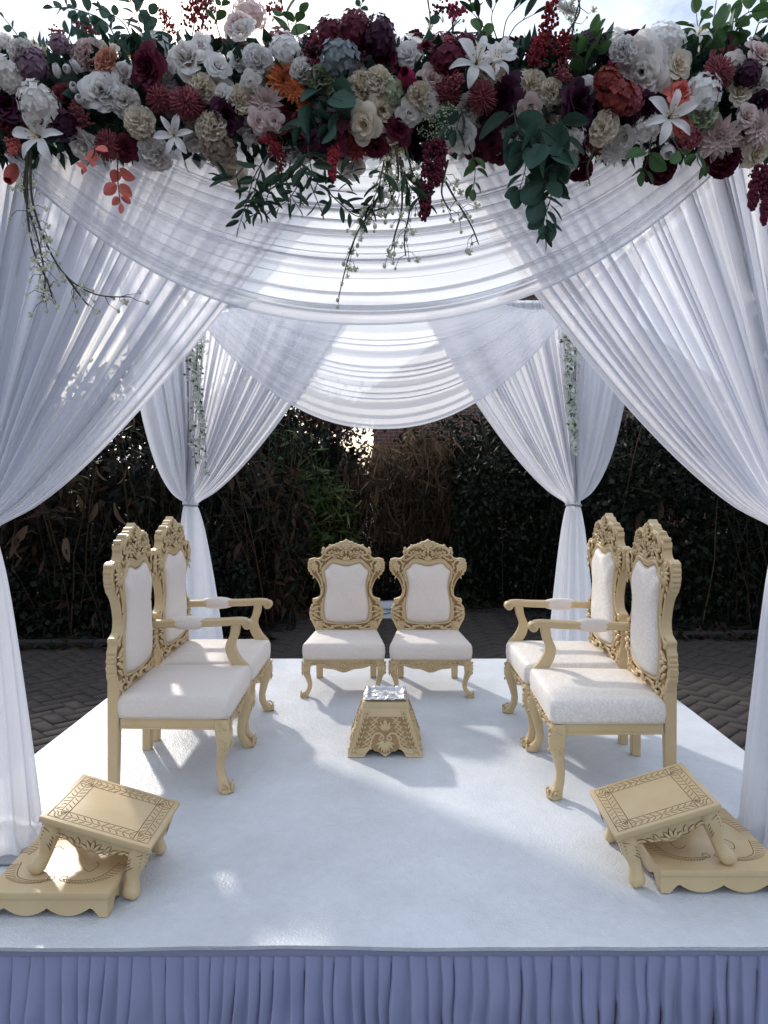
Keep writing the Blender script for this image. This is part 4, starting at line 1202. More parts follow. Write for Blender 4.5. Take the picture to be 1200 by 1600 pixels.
def stool(label, corner_fl, corner_fr, corner_bl, seed, low, board_z):
    """small table leaning with two feet on a board; the three given corners of the top fix its tilt"""
    fl, fr, bl = Vector(corner_fl), Vector(corner_fr), Vector(corner_bl)
    X = (fr - fl).normalized(); Y = (bl - fl); Y = (Y - X * Y.dot(X)).normalized(); Z = X.cross(Y)
    w2, d2 = (fr - fl).length / 2, (bl - fl).length / 2
    c = fl + X * w2 + Y * d2
    t = thing('stool', label, 'stool', (0, 0, 0), 0, 'small carved stools leaning on boards at the front corners')
    Mx = Matrix((X, Y, Z)).transposed().to_4x4(); t.rotation_euler = Mx.to_euler(); t.location = c
    mb = MB(); mb.box((0, 0, -.009), 2 * w2, 2 * d2, .018, .0035); mb.box((0, 0, -.0215), 2 * w2 - .018, 2 * d2 - .018, .007, .002)
    mb.build('top', M['wood'], t)
    carved_lines(t, w2, d2, .0004, seed=seed)
    wi, di = w2 - .020, d2 - .020
    def apron(w, T):
        pts = []; z0 = -.025
        for i in range(45):
            q = -1 + i / 22; s = abs(q)
            dz = .030 + .020 * math.exp(-(q / .38) ** 2) + (.005 if .40 < s < .52 else 0) - .010 * math.exp(-((s - .72) / .14) ** 2) + (.016 * (s - .82) / .18 if s > .82 else 0)
            pts.append((q * w, z0 - dz))
        mb = MB(); mb.prism([(-w, z0)] + pts + [(w, z0)], 0, .014, 'y', T=T); ap = mb.build('apron', M['wood'], t, ang=30)
        mb = MB()
        def ln(pp, r_=.0013): 
            for sg in (1, -1): mb.tube([(x * sg, -.0005, z0 - zz) for x, zz in smooth_path(pp, 4)], r_, 4, T=T, flat=.5, up=(0, 1, 0))
        rl = MB()
        def lf(x, zz, dx, dz, L_, W_):
            d = math.hypot(dx, dz); dx, dz = dx / d, dz / d
            for sg in ((1, -1) if (x or dx) else (1,)):
                wq = [math.sin(math.pi * min(1, .1 + .88 * i / 5)) for i in range(6)]
                P_ = [(sg * (x + dx * L_ * i / 5), z0 - (zz + dz * L_ * i / 5)) for i in range(6)]
                rl.tube([(p[0], -.0008 - .003 * math.sin(3.1 * i / 5), p[1]) for i, p in enumerate(P_)], [max(.0006, W_ * .5 * q) for q in wq], 6, T=T, flat=.55, up=(0, 1, 0))
                for e in (1, -1):   # the gouged outline on either side of the leaf
                    mb.tube([(p[0] - sg * dz * e * W_ * .56 * wq[i], -.0004, p[1] - dx * e * W_ * .56 * wq[i]) for i, p in enumerate(P_)], .0010, 4, T=T, flat=.5, up=(0, 1, 0))
        lf(0, .044, 0, -1, .034, .012); lf(.004, .044, .6, -1, .032, .011); lf(.008, .045, 1.2, -.7, .030, .010)
        lf(.040, .034, .5, -1, .022, .010); lf(.052, .036, 1, -.7, .026, .010); lf(.074, .030, 1, -.5, .026, .009); lf(w * .74, .022, 1, .1, .026, .008)
        ln([(.030, .041), (.044, .042), (.062, .035), (.082, .030), (w * .8, .030)], .0010)
        tag(rl.build('apron_leaf', M['wood'], ap, ang=180), kind='stuff')
        tag(mb.build('apron_line', M['line'], ap, ang=180), kind='stuff')
    apron(wi - .02, Matrix.Translation((0, -di, 0))); apron(wi - .02, Matrix.Translation((0, di, 0)) @ Matrix.Rotation(math.pi, 4, 'Z'))
    apron(di - .02, Matrix.Translation((-wi, 0, 0)) @ Matrix.Rotation(-math.pi / 2, 4, 'Z')); apron(di - .02, Matrix.Translation((wi, 0, 0)) @ Matrix.Rotation(math.pi / 2, 4, 'Z'))
    for sx in (1, -1):
        for sy in (1, -1):
            # each leg just long enough to stand on the stage or on the board
            fx, fy = sx * (wi - .003), sy * (di - .003); target = .006 if sx == low else board_z + .004
            ht = (c.z + X.z * fx + Y.z * fy - target) / Z.z
            mb = MB(); rings = []
            for q, s, o in ((0, 1.05, 0), (.15, 1.12, .10), (.32, 1.05, .20), (.50, .80, .10), (.66, .72, .10), (.80, .90, .42), (.91, .98, .62), (.97, .80, .66), (1, .45, .66)):
                r_ = .025 * s; z = -.024 - (ht - .024) * q
                cx, cy = sx * (wi - .016 + o * .020), sy * (di - .016 + o * .020)
                rings.append([(cx + math.copysign(abs(math.cos(k)) ** .7, math.cos(k)) * r_, cy + math.copysign(abs(math.sin(k)) ** .7, math.sin(k)) * r_, z) for k in [2 * math.pi * j / 14 for j in range(14)]])
            mb.loft(rings); lg = mb.build('leg', M['wood'], t, ang=60)
            mb = MB()
            for i in range(4):
                for dx, dy in ((0, sy), (sx, 0)):
                    b = Vector((sx * (wi - .015) + dx * .0268, sy * (di - .015) + dy * .0268, -.040 - .011 * i)); e = Vector((abs(dy), abs(dx), 0))
                    k = (sx if dy else sy)
                    mb.tube([b - e * .018 * k + Vector((0, 0, -.018)), b + Vector((0, 0, .000)), b + e * .018 * k + Vector((0, 0, .008))], .0012, 4)
            tag(mb.build('leg_line', M['line'], lg, ang=180), kind='stuff')
    return t

def board(label, x0, x1, y0, y1, h, seed):
    t = thing('low_board', label, 'low board', ((x0 + x1) / 2, (y0 + y1) / 2, .003), 0, 'low carved boards at the front corners of the stage')
    w2, d2 = (x1 - x0) / 2, (y1 - y0) / 2
    mb = MB(); mb.box((0, 0, h - .010), 2 * w2, 2 * d2, .020, .004); mb.build('top', M['wood'], t)
    def apron(w, T):
        pts = []
        for i in range(61):
            q = -1 + i / 30; s = abs(q)
            dz = (h - .020) * (.52 + .42 * math.sin(math.pi * min(1, s / .70)) ** .85)
            if s > .86: dz = h - .020
            elif s > .72: dz = (h - .02) * (.52 + .48 * ((s - .72) / .14) ** 1.5)
            pts.append((q * w, h - .020 - dz))
        mb = MB(); mb.prism([(-w, h - .0195)] + pts + [(w, h - .0195)], 0, .016, 'y', T=T); mb.build('apron', M['wood'], t, ang=30)
    apron(w2 - .006, Matrix.Translation((0, -d2 + .006, 0))); apron(w2 - .006, Matrix.Translation((0, d2 - .006, 0)) @ Matrix.Rotation(math.pi, 4, 'Z'))
    apron(d2 - .024, Matrix.Translation((-w2 + .006, 0, 0)) @ Matrix.Rotation(-math.pi / 2, 4, 'Z')); apron(d2 - .024, Matrix.Translation((w2 - .006, 0, 0)) @ Matrix.Rotation(math.pi / 2, 4, 'Z'))
    mb = MB(); z = h + .0004
    def ln(pts, r_=.0012): mb.tube([(x, y, z) for x, y in smooth_path(pts, 4)], r_, 4, flat=.35, up=(0, 0, 1))
    for sx in (1, -1):
        for sy in (1, -1):
            # long plume sweeping round each quarter with barbs
            cur = [(sx * w2 * .10, sy * d2 * .62), (sx * w2 * .40, sy * d2 * .66), (sx * w2 * .70, sy * d2 * .52), (sx * w2 * .84, sy * d2 * .12)]
            ln(cur); sp = smooth_path(cur, 7)
            for i in range(1, len(sp) - 1):
                x, y = sp[i]; nx_, ny_ = sx * (.25 + .6 * i / len(sp)), sy * (.8 - .55 * i / len(sp)); L_ = .030
                ln([(x + nx_ * .006, y + ny_ * .006), (x + nx_ * L_ * .6 + sx * .004, y + ny_ * L_ * .6), (x + nx_ * L_ + sx * .010, y + ny_ * L_ - sy * .004)], .0010)
            ln([(sx * w2 * .10, sy * d2 * .62)] + [(sx * (w2 * .05 + a), sy * (d2 * .52 + b)) for a, b in spiral(.012, .012, .016, .006, .9, 1.2, 8)])
            ln([(sx * w2 * .30, sy * d2 * .30), (sx * w2 * .45, sy * d2 * .40), (sx * w2 * .52, sy * d2 * .22), (sx * w2 * .44, sy * d2 * .10)])
    tag(mb.build('carved_line', M['line'], t, ang=180), kind='stuff')
    return t
board('low carved board under the left stool beside the left curtain foot', -1.105, -.760, 1.885, 2.235, .072, 1)
board('low carved board under the right stool beside the right curtain foot', .790, 1.160, 2.005, 2.40, .072, 2)
stool('carved cream stool leaning with its right side low at the left front corner', (-.982, 1.960, .252), (-.668, 1.960, .160), (-.976, 2.250, .252), 3, 1, .075)
stool('carved cream stool leaning with its left side low at the right front corner', (.664, 2.030, .163), (.966, 2.020, .264), (.674, 2.335, .163), 4, -1, .075)

# ================================================================ FLOWER GARLAND
GY, GZC, GRY, GRZ = 2.10, 2.285, .155, .185          # garland axis and half depths
def patch(mb, f, nu=4, nv=4, mi=0): mb.grid([[f(i / nu, j / nv) for j in range(nv + 1)] for i in range(nu + 1)], mi=mi)
def fl_rose(rr, n=26, open_=1.0, ruffle=.05):
    """unit rose facing +z: petals wound round a bud, the outer ones flaring and rolling back, each a little different"""
    mb = MB(); opn = open_ * rr.uniform(.8, 1.2)
    for i in range(n):
        q = i / (n - 1); a0 = i * 2.4 + rr.uniform(-.35, .35); w_ = (.85 - .25 * q) * rr.uniform(.85, 1.2); r0 = (.09 + .58 * q ** .9) * rr.uniform(.93, 1.07)
        hh = (.64 - .56 * q) + rr.uniform(-.07, .07); ph = rr.uniform(0, 6); curl = rr.uniform(.6, 1.5); sk = rr.uniform(-.25, .25); rf = ruffle * rr.uniform(.5, 1.8)
        def f(u, v):
            e = 2 * u - 1; a = a0 + e * w_ * (1.15 if q > .1 else 2.2) * (.55 + .45 * v ** .5)
            lift = v * (1 - .32 * e * e + sk * e * .4)
            r_ = r0 * (.55 + .45 * lift) + opn * (.05 + .34 * q) * max(0, lift) ** 2.4
            z = -.30 + (hh + .30) * lift - (.04 + .20 * q) * opn * curl * max(0, lift - .70) / .30 + rf * math.sin(a * 4 + ph) * v * v
            return (r_ * math.cos(a), r_ * math.sin(a), z)
        patch(mb, f, 6, 5)
    return mb
def fl_peony(rr): return fl_rose(rr, 46, 1.2, .10)
def fl_carnation(rr, n=72):
    mb = MB()
    for i in range(n):
        z = 1 - 1.25 * (i + .5) / n; a = i * 2.399; s = math.sqrt(max(0, 1 - z * z)); D = Vector((s * math.cos(a), s * math.sin(a), z))
        X = D.orthogonal().normalized(); X.rotate(Quaternion(D, rr.uniform(0, 6))); Y = D.cross(X); rr_ = rr.uniform(.82, 1.05); ph = rr.uniform(0, 6)
        def f(u, v):
            e = (u - .5) * 2; c = X * (e * .30 * (.4 + v)) + Y * ((v - .4) * .10 + .11 * math.sin(e * 6 + ph) * v)
            p = D * (.35 + (rr_ - .35) * v * (1 - .15 * e * e)) + c; return (p.x, p.y, p.z * .8)
        patch(mb, f, 5, 2)
    return mb
def fl_hydrangea(rr, n=46):
    mb = MB(); mb.blob((0, 0, -.05), .80, .80, .66, 10, 6)
    for i in range(n):
        z = 1 - 1.35 * (i + .5) / n; a = i * 2.399 + rr.uniform(-.2, .2); s = math.sqrt(max(0, 1 - z * z)); D = Vector((s * math.cos(a), s * math.sin(a), z))
        D = (D + Vector((rr.gauss(0, .12), rr.gauss(0, .12), rr.gauss(0, .12)))).normalized()
        X = D.orthogonal().normalized(); X.rotate(Quaternion(D, rr.uniform(0, 6))); Y = D.cross(X); c = D * rr.uniform(.78, 1.0); k = rr.uniform(.19, .26)
        for q in range(4):
            A = q * math.pi / 2; d1 = X * math.cos(A) + Y * math.sin(A); d2 = D.cross(d1)
            vs = [c, c + (d1 * .6 + d2 * .55) * k + D * .03, c + d1 * k * 1.25 + D * .05, c + (d1 * .6 - d2 * .55) * k + D * .03]
            mb.add([(p.x, p.y, p.z * .85) for p in vs], [(0, 3, 2, 1)])
    return mb
def fl_pompom(rr, n=150):
    mb = MB(); mb.blob((0, 0, 0), .62, .62, .55, 10, 6)
    for i in range(n):
        z = 1 - 1.5 * (i + .5) / n; a = i * 2.399; s = math.sqrt(max(0, 1 - z * z)); D = Vector((s * math.cos(a), s * math.sin(a), z))
        D = (D + Vector((rr.gauss(0, .06), rr.gauss(0, .06), rr.gauss(0, .06)))).normalized(); X = D.orthogonal().normalized(); Y = D.cross(X); L_ = rr.uniform(.9, 1.05); w_ = .062
        vs = [D * .5 + X * w_, D * .5 - X * w_ * .5 + Y * w_, D * .5 - X * w_ * .5 - Y * w_, D * L_ + X * .04, D * L_ - X * .02 + Y * .035, D * L_ - X * .02 - Y * .035]
        mb.add(vs, [(0, 1, 4, 3), (1, 2, 5, 4), (2, 0, 3, 5), (3, 4, 5)])
    return mb
def fl_dahlia(rr):
    mb = MB()
    for ring, (cnt, L_, el) in enumerate(((15, 1.0, .12), (13, .86, .35), (11, .68, .62), (8, .48, .95), (6, .30, 1.25))):
        for i in range(cnt):
            a = 6.283 * (i + .5 * (ring % 2)) / cnt + rr.uniform(-.06, .06); e = el + rr.uniform(-.08, .08)
            def f(u, v):
                w_ = .19 * (L_ ** .4) * math.sin(math.pi * min(1, .1 + v * .88)) * (u - .5) * 2; r_ = .08 + v * L_; c = .08 * (u - .5) ** 2 * 4
                x, z = r_ * math.cos(e * (1 - .3 * v)), r_ * math.sin(e * (1 - .3 * v)) + c - .1
                return (x * math.cos(a) - w_ * math.sin(a), x * math.sin(a) + w_ * math.cos(a), z)
            patch(mb, f, 2, 4)
    return mb
def fl_bud(rr, n=7):
    mb = MB()
    for i in range(n):
        a0 = i * 2.4; k = .75 + .25 * i / n
        def f(u, v):
            a = a0 + (u - .5) * 2.1; r_ = k * .48 * math.sin(math.pi * min(1, .12 + v * .70)) ** .8 + .08 * max(0, v - .75) * (i / n); return (r_ * math.cos(a), r_ * math.sin(a), -.6 + 1.35 * v * (1 - .10 * abs(2 * u - 1) ** 2))
        patch(mb, f, 5, 6)
    return mb
def fl_plume(rr, n=230, L_=1.0):
    """branching plume of tiny blossoms along +z"""
    mb = MB(); mb.tube([(0, 0, -.7), (.02, 0, -.2), (0, .03, .4), (.03, 0, .95)], [.02, .018, .014, .006], 5, mi=1)
    for b in range(26):
        z = -.45 + 1.35 * b / 25; a = b * 2.4; r_ = (.50 - .36 * (z + .45) / 1.35) * rr.uniform(.7, 1.1); d = Vector((math.cos(a) * r_, math.sin(a) * r_, .22)); p = Vector((0, 0, z))
        mb.tube([p, p + d * .6, p + d], [.010, .008, .004], 3, mi=1)
        for k in range(9):
            c = p + d * rr.uniform(.25, 1.05) + Vector((rr.gauss(0, .04), rr.gauss(0, .04), rr.gauss(0, .04))); s = rr.uniform(.028, .055)
            mb.blob(c, s, s, s * 1.2, 5, 3)
    return mb
def fl_berries(rr):
    mb = MB()
    for b in range(7):
        a = b * 2.4; d = Vector((math.cos(a) * .6, math.sin(a) * .6, rr.uniform(.2, 1.0))); pts = [Vector((0, 0, -.6)), d * .4 + Vector((0, 0, -.2)), d * .9]
        mb.tube(pts, [.02, .014, .008], 4, mi=1)
        for k in range(7):
            c = d * rr.uniform(.35, 1.0) + Vector((rr.gauss(0, .12), rr.gauss(0, .12), rr.gauss(0, .10))); s = rr.uniform(.07, .11); mb.blob(c, s, s, s, 7, 5)
    return mb
def fl_breath(rr):
    mb = MB()
    for b in range(26):
        D = Vector((rr.gauss(0, .6), rr.gauss(0, .6), rr.uniform(.0, 1))).normalized(); e = D * rr.uniform(.7, 1.05)
        mb.tube([Vector((0, 0, -.4)), e * .4, e], [.014, .010, .006], 3, mi=1)
        for k in range(6):
            c = e + Vector((rr.gauss(0, .11), rr.gauss(0, .11), rr.gauss(0, .11))); s = rr.uniform(.03, .06); mb.blob(c, s, s, s * .8, 5, 3)
    return mb
MAKERS = dict(rose=fl_rose, peony=fl_peony, carnation=fl_carnation, hydrangea=fl_hydrangea, pompom_flower=fl_pompom, dahlia=fl_dahlia, tulip=fl_bud, rosebud=fl_bud, plume_flower=fl_plume, berry_spray=fl_berries, baby_breath=fl_breath)
SCALE = dict(rose=.92, peony=.88, carnation=.95, hydrangea=.95, pompom_flower=1.0, dahlia=.95, tulip=1.25, rosebud=1.25, plume_flower=1.05, berry_spray=1.0, baby_breath=1.0)
FCACHE = {}
def flower_mesh(kind, col, var):
    key = (kind, col, var)
    if key not in FCACHE:
        rr = random.Random(hash_name(kind) * 7 + var); mb = MAKERS[kind](rr)
        FCACHE[key] = mb.mesh(kind, [M[col + ' petal'] if col + ' petal' in M else M[col], M['stem']], ang=180)
    return FCACHE[key]
def hash_name(s): return sum(ord(c) * (i + 3) for i, c in enumerate(s)) % 1000

garland = thing('flower_garland', 'long garland of white, burgundy and coral flowers with greenery along the front beam', 'flower garland', (-.02, GY, GZC))
GL = Vector(garland.location)
def surf(px, py, push=0.0):
    """where the sight line of the measured pixel meets the garland's rounded front"""
    Y = GY - GRY
    for _ in range(3):
        p = at_y(px, py, Y); dz = (p.z - GZC) / (GRZ + .03)
        Y = GY - (GRY * math.sqrt(max(0.0, 1 - dz * dz)) if abs(dz) < 1 else 0) - push
    return at_y(px, py, Y)
def face_dir(p, spread=.28):
    dz = (p.z - GZC) / GRZ
    return Vector((rnd.gauss(0, spread), -1.0, max(-1.0, min(1.1, dz * .75)) + rnd.gauss(0, spread) - .08)).normalized()
def put(kind, col, px, py, d, push=None, dir_=None, name=None):
    p = surf(px, py, rnd.uniform(-.01, .03) if push is None else push)
    s = d * .575 * p.y / FPX * SCALE[kind]
    dr = dir_ if dir_ is not None else face_dir(p)
    q = Vector(dr).to_track_quat('Z', 'Y') @ Quaternion((0, 0, 1), rnd.uniform(0, 6.28))
    o = link(name or kind, flower_mesh(kind, col, rnd.randrange(5)), garland, p - GL, q); o.scale = (s * rnd.uniform(.86, 1.12), s * rnd.uniform(.86, 1.12), s * rnd.uniform(.85, 1.2))
    return o
def leaf_obj_mesh(name, matn, rnd_=0.5, fold=.10):
    mb = MB(); rows = []
    for i in range(8):
        q = i / 7; wd = .5 * rnd_ * math.sin(math.pi * min(1, .06 + q * .90)) ** .75; rows.append([(-wd, q, fold * wd - .10 * q * q), (-wd * .5, q, .4 * fold * wd - .10 * q * q), (0, q, -.02 - .10 * q * q), (wd * .5, q, .4 * fold * wd - .10 * q * q), (wd, q, fold * wd - .10 * q * q)])
    mb.grid(rows); mb.tube([(0, -.18, .01), (0, 0, -.01), (0, .5, -.035)], [.018, .016, .008], 4)
    return mb.mesh(name, M[matn], ang=180)
LEAF = {'euca': leaf_obj_mesh('leaf', 'euca leaf', .88, .25), 'green': leaf_obj_mesh('leaf', 'green leaf', .74, .35), 'long': leaf_obj_mesh('leaf', 'dark leaf', .34, .35), 'rust': leaf_obj_mesh('leaf', 'coral petal', .75, .3)}
def sprig(name, pts, kind, size, step, spread=.8, stem_r=.0022, both=True, start=0.15):
    """leafy sprig: a stem through world points with separate leaves along it"""
    P = [Vector(p) for p in smooth_path([tuple(p) for p in pts], 8)]
    o0 = P[0]
    mb = MB(); k = len(P); mb.tube([p - o0 for p in P], [stem_r * (1 - .6 * i / k) for i in range(k)], 5)
    st = mb.build(name, M['stem'], garland, ang=180); st.location = o0 - GL
    acc, ii = 0.0, 0
    tot = sum((P[i + 1] - P[i]).length for i in range(k - 1))
    run = 0.0
    for i in range(k - 1):
        d = P[i + 1] - P[i]; run += d.length; acc += d.length
        if acc >= step and run > start * tot:
            acc = 0.0; d.normalize()
            for sg in ((1, -1) if both else (rnd.choice((1, -1)),)):
                side = d.cross(Vector((rnd.gauss(0, .5), -1, rnd.gauss(0, .5)))).normalized() * sg
                v = (side * spread + d * .7 + Vector((rnd.gauss(0, .2), rnd.gauss(0, .25), rnd.gauss(0, .2)))).normalized()
                q = v.to_track_quat('Y', 'Z') @ Quaternion((0, 1, 0), rnd.gauss(0, .6) + (math.pi / 2 if rnd.random() < .45 else 0))
                s = size * (1.1 - .5 * run / tot) * rnd.uniform(.8, 1.2)
                l = link('leaf', LEAF[kind], st, P[i + 1] - o0 + v * s * .16, q); l.scale = (s, s, s)
    d = (P[-1] - P[-2]).normalized(); l = link('leaf', LEAF[kind], st, P[-1] - o0, d.to_track_quat('Y', 'Z')); l.scale = (size * .6,) * 3
    return st
def pix(pts, Y): return [at_y(a, b, Y if not hasattr(Y, '__len__') else Y[i]) for i, (a, b) in enumerate(pts)]

LIST = [
 # kind, colour, px, py, diameter in px
 ('peony', 'white', 158, 140, 64), ('peony', 'ivory', 292, 90, 72), ('rose', 'white', 340, 101, 42), ('rose', 'white', 313, 69, 32), ('rose', 'white', 370, 93, 32), ('rose', 'white', 346, 148, 34), ('rose', 'ivory', 391, 127, 34),
 ('carnation', 'cream', 374, 156, 40), ('carnation', 'cream', 317, 138, 38), ('carnation', 'cream', 218, 191, 46), ('carnation', 'cream', 331, 198, 44), ('peony', 'burgundy', 230, 106, 66), ('pompom_flower', 'dusty', 250, 155, 38),
 ('pompom_flower', 'dusty', 293, 161, 46), ('pompom_flower', 'dusty', 169, 228, 40), ('rosebud', 'white', 89, 112, 20), ('rosebud', 'white', 105, 108, 20), ('rosebud', 'white', 115, 137, 21), ('rosebud', 'white', 124, 155, 19), ('rosebud', 'white', 119, 104, 19),
 ('hydrangea', 'ivory', 60, 164, 56), ('hydrangea', 'mauve', 50, 105, 50), ('carnation', 'ivory', 34, 82, 40), ('hydrangea', 'ivory', 14, 118, 50), ('peony', 'plum', 10, 165, 58), ('hydrangea', 'mauve', 92, 70, 34), ('plume_flower', 'coral', 24, 226, 58), ('tulip', 'coral', 19, 270, 34),
 ('rose', 'burgundy', 197, 231, 36), ('carnation', 'ivory', 243, 240, 56), ('peony', 'ivory', 130, 228, 58), ('rose', 'cream', 362, 268, 54), ('hydrangea', 'taupe', 340, 232, 50), ('peony', 'plum', 353, 183, 56), ('dahlia', 'blush', 402, 167, 40),
 ('carnation', 'peach', 166, 95, 36), ('hydrangea', 'plum', 100, 195, 48), ('plume_flower', 'dusty', 130, 186, 52), ('plume_flower', 'dusty', 85, 185, 46), ('carnation', 'ivory', 196, 160, 44),
 ('hydrangea', 'white', 447, 80, 52), ('carnation', 'white', 404, 96, 46), ('rose', 'ivory', 378, 45, 44), ('peony', 'blush', 372, 36, 50), ('berry_spray', 'burgundy', 490, 88, 52), ('hydrangea', 'burgundy', 520, 56, 52), ('hydrangea', 'burgundy', 552, 50, 54), ('hydrangea', 'plum', 594, 60, 56),
 ('rose', 'burgundy', 603, 95, 46), ('rose', 'plum', 575, 72, 50), ('hydrangea', 'slate', 530, 92, 52), ('rose', 'ivory', 556, 106, 36), ('carnation', 'sage', 505, 122, 46), ('rose', 'white', 638, 84, 50), ('rose', 'blush', 675, 121, 44), ('tulip', 'magenta', 637, 122, 38), ('rose', 'magenta', 636, 128, 34),
 ('carnation', 'cream', 562, 138, 44), ('carnation', 'cream', 590, 126, 38), ('dahlia', 'orange', 443, 126, 46), ('dahlia', 'orange', 460, 142, 34), ('dahlia', 'orange', 477, 170, 28), ('dahlia', 'blush', 416, 158, 48), ('rose', 'blush', 404, 188, 34), ('rose', 'blush', 428, 188, 32),
 ('plume_flower', 'red', 432, 232, 64), ('plume_flower', 'red', 420, 215, 46), ('plume_flower', 'red', 440, 252, 44), ('rose', 'cream', 568, 194, 58), ('peony', 'cream', 598, 172, 56), ('rose', 'ivory', 640, 177, 40), ('rose', 'burgundy', 623, 201, 44), ('rose', 'burgundy', 588, 229, 44), ('rose', 'rust', 560, 222, 36),
 ('hydrangea', 'burgundy', 524, 212, 60), ('hydrangea', 'plum', 496, 222, 52), ('dahlia', 'rust', 556, 232, 36), ('hydrangea', 'sage', 612, 142, 40), ('peony', 'ivory', 547, 258, 44), ('carnation', 'cream', 655, 150, 38), ('carnation', 'ivory', 474, 112, 42),
 ('hydrangea', 'burgundy', 700, 92, 50), ('plume_flower', 'dusty', 702, 130, 70), ('pompom_flower', 'dusty', 699, 152, 40), ('pompom_flower', 'dusty', 753, 153, 42), ('carnation', 'cream', 763, 117, 44), ('rose', 'white', 785, 80, 48), ('hydrangea', 'burgundy', 725, 70, 34), ('rose', 'burgundy', 666, 72, 30), ('rose', 'plum', 786, 154, 66),
 ('rose', 'ivory', 722, 212, 52), ('baby_breath', 'sage', 688, 187, 56), ('baby_breath', 'sage', 668, 194, 40), ('rose', 'burgundy', 746, 240, 42), ('rose', 'burgundy', 766, 226, 40), ('rose', 'plum', 762, 208, 36), ('rose', 'burgundy', 780, 242, 36), ('rose', 'ivory', 672, 166, 38), ('plume_flower', 'burgundy', 676, 236, 52), ('peony', 'ivory', 730, 168, 50),
 ('plume_flower', 'red', 852, 66, 84), ('plume_flower', 'red', 838, 90, 66), ('plume_flower', 'red', 880, 80, 58), ('plume_flower', 'dusty', 876, 112, 60), ('carnation', 'cream', 832, 132, 44), ('carnation', 'cream', 862, 144, 40), ('rose', 'blush', 829, 171, 46), ('rose', 'white', 920, 137, 42), ('peony', 'plum', 903, 165, 70), ('hydrangea', 'rust', 962, 152, 62),
 ('hydrangea', 'rust', 948, 126, 42), ('hydrangea', 'dusty', 985, 158, 44), ('peony', 'ivory', 1003, 112, 92), ('rose', 'magenta', 965, 102, 28), ('hydrangea', 'white', 1040, 62, 56), ('carnation', 'white', 974, 80, 40), ('rose', 'cream', 1062, 100, 42), ('rose', 'coral', 1064, 143, 46), ('hydrangea', 'white', 1097, 148, 58), ('carnation', 'sage', 1096, 175, 46), ('pompom_flower', 'dusty', 1122, 114, 40),
 ('rose', 'cream', 1158, 144, 38), ('rose', 'ivory', 1148, 101, 40), ('rose', 'blush', 1188, 82, 42), ('rose', 'blush', 1169, 181, 36), ('dahlia', 'blush', 1188, 200, 48), ('carnation', 'cream', 943, 200, 46), ('hydrangea', 'ivory', 890, 212, 46), ('dahlia', 'blush', 1122, 216, 58), ('carnation', 'burgundy', 1127, 246, 56), ('carnation', 'burgundy', 1030, 260, 50), ('tulip', 'white', 1043, 236, 32),
 ('rose', 'ivory', 975, 218, 48), ('dahlia', 'ivory', 960, 236, 46), ('peony', 'cream', 1183, 240, 42), ('carnation', 'burgundy', 905, 262, 42), ('carnation', 'cream', 884, 250, 44), ('rose', 'coral', 1066, 200, 26), ('hydrangea', 'ivory', 1010, 200, 48), ('peony', 'plum', 1010, 168, 50), ('hydrangea', 'plum', 1168, 116, 40), ('carnation', 'ivory', 1186, 128, 40), ('hydrangea', 'dusty', 1075, 215, 40), ('plume_flower', 'plum', 1188, 278, 60),
 ('plume_flower', 'burgundy', 1196, 305, 44), ('rose', 'plum', 1190, 160, 38),
]
for kind, col, px, py, d in LIST: put(kind, col, px, py, d)
# standing plumes and berries above the garland
UP = lambda dx: Vector((dx, -.15, 1)).normalized()
for kind, col, px, py, d, dx in (('plume_flower', 'red', 304, 26, 78, .2), ('plume_flower', 'dusty', 322, 18, 66, .35), ('plume_flower', 'red', 266, 44, 50, -.5), ('berry_spray', 'dusty', 130, 56, 46, .2), ('berry_spray', 'rust', 150, 72, 40, .5), ('berry_spray', 'dusty', 92, 56, 30, -.3), ('berry_spray', 'red', 428, 20, 40, .2),
                          ('berry_spray', 'red', 465, 50, 28, .3), ('berry_spray', 'magenta', 712, 26, 46, .3), ('berry_spray', 'burgundy', 690, 22, 34, -.2), ('dahlia', 'white', 866, 6, 30, -.3), ('dahlia', 'white', 886, 16, 34, .3), ('rose', 'burgundy', 650, 56, 26, .2), ('hydrangea', 'blush', 390, 24, 44, .2)):
    put(kind, col, px, py, d, push=-.10, dir_=UP(dx))
# hanging amaranth tails: a cord thick with tiny blossoms
def amaranth(pts, r0, seed):
    rr = random.Random(seed); P = [Vector(p) for p in smooth_path([tuple(p) for p in pix(pts, 1.955)], 8)]; o0 = P[0]; k = len(P)
    mb = MB(); mb.tube([p - o0 for p in P], .003, 5, mi=1)
    for b in range(420):
        q = rr.random() ** .9; i = min(k - 1, int(q * k)); rad = r0 * (1 - .62 * q) * (1 if q < .93 else .5)
        a = rr.uniform(0, 6.283); rq = rad * rr.uniform(.35, 1.05)
        c = P[i] - o0 + Vector((math.cos(a) * rq, math.sin(a) * rq, rr.gauss(0, .005))); s_ = rr.uniform(.0030, .0058); mb.blob(c, s_, s_, s_ * 1.2, 5, 3)
    o = mb.build('amaranth_tail', [M['red petal' if seed > 2 else 'burgundy petal'], M['stem']], garland, ang=180); o.location = o0 - GL
amaranth([(678, 225), (672, 262), (667, 300), (663, 338)], .030, 1)
amaranth([(686, 225), (688, 252), (684, 284)], .020, 2)
amaranth([(522, 235), (518, 258), (520, 280)], .016, 3)
amaranth([(1190, 265), (1180, 292), (1176, 322)], .022, 2)
amaranth([(1198, 270), (1196, 310), (1194, 345)], .016, 2)
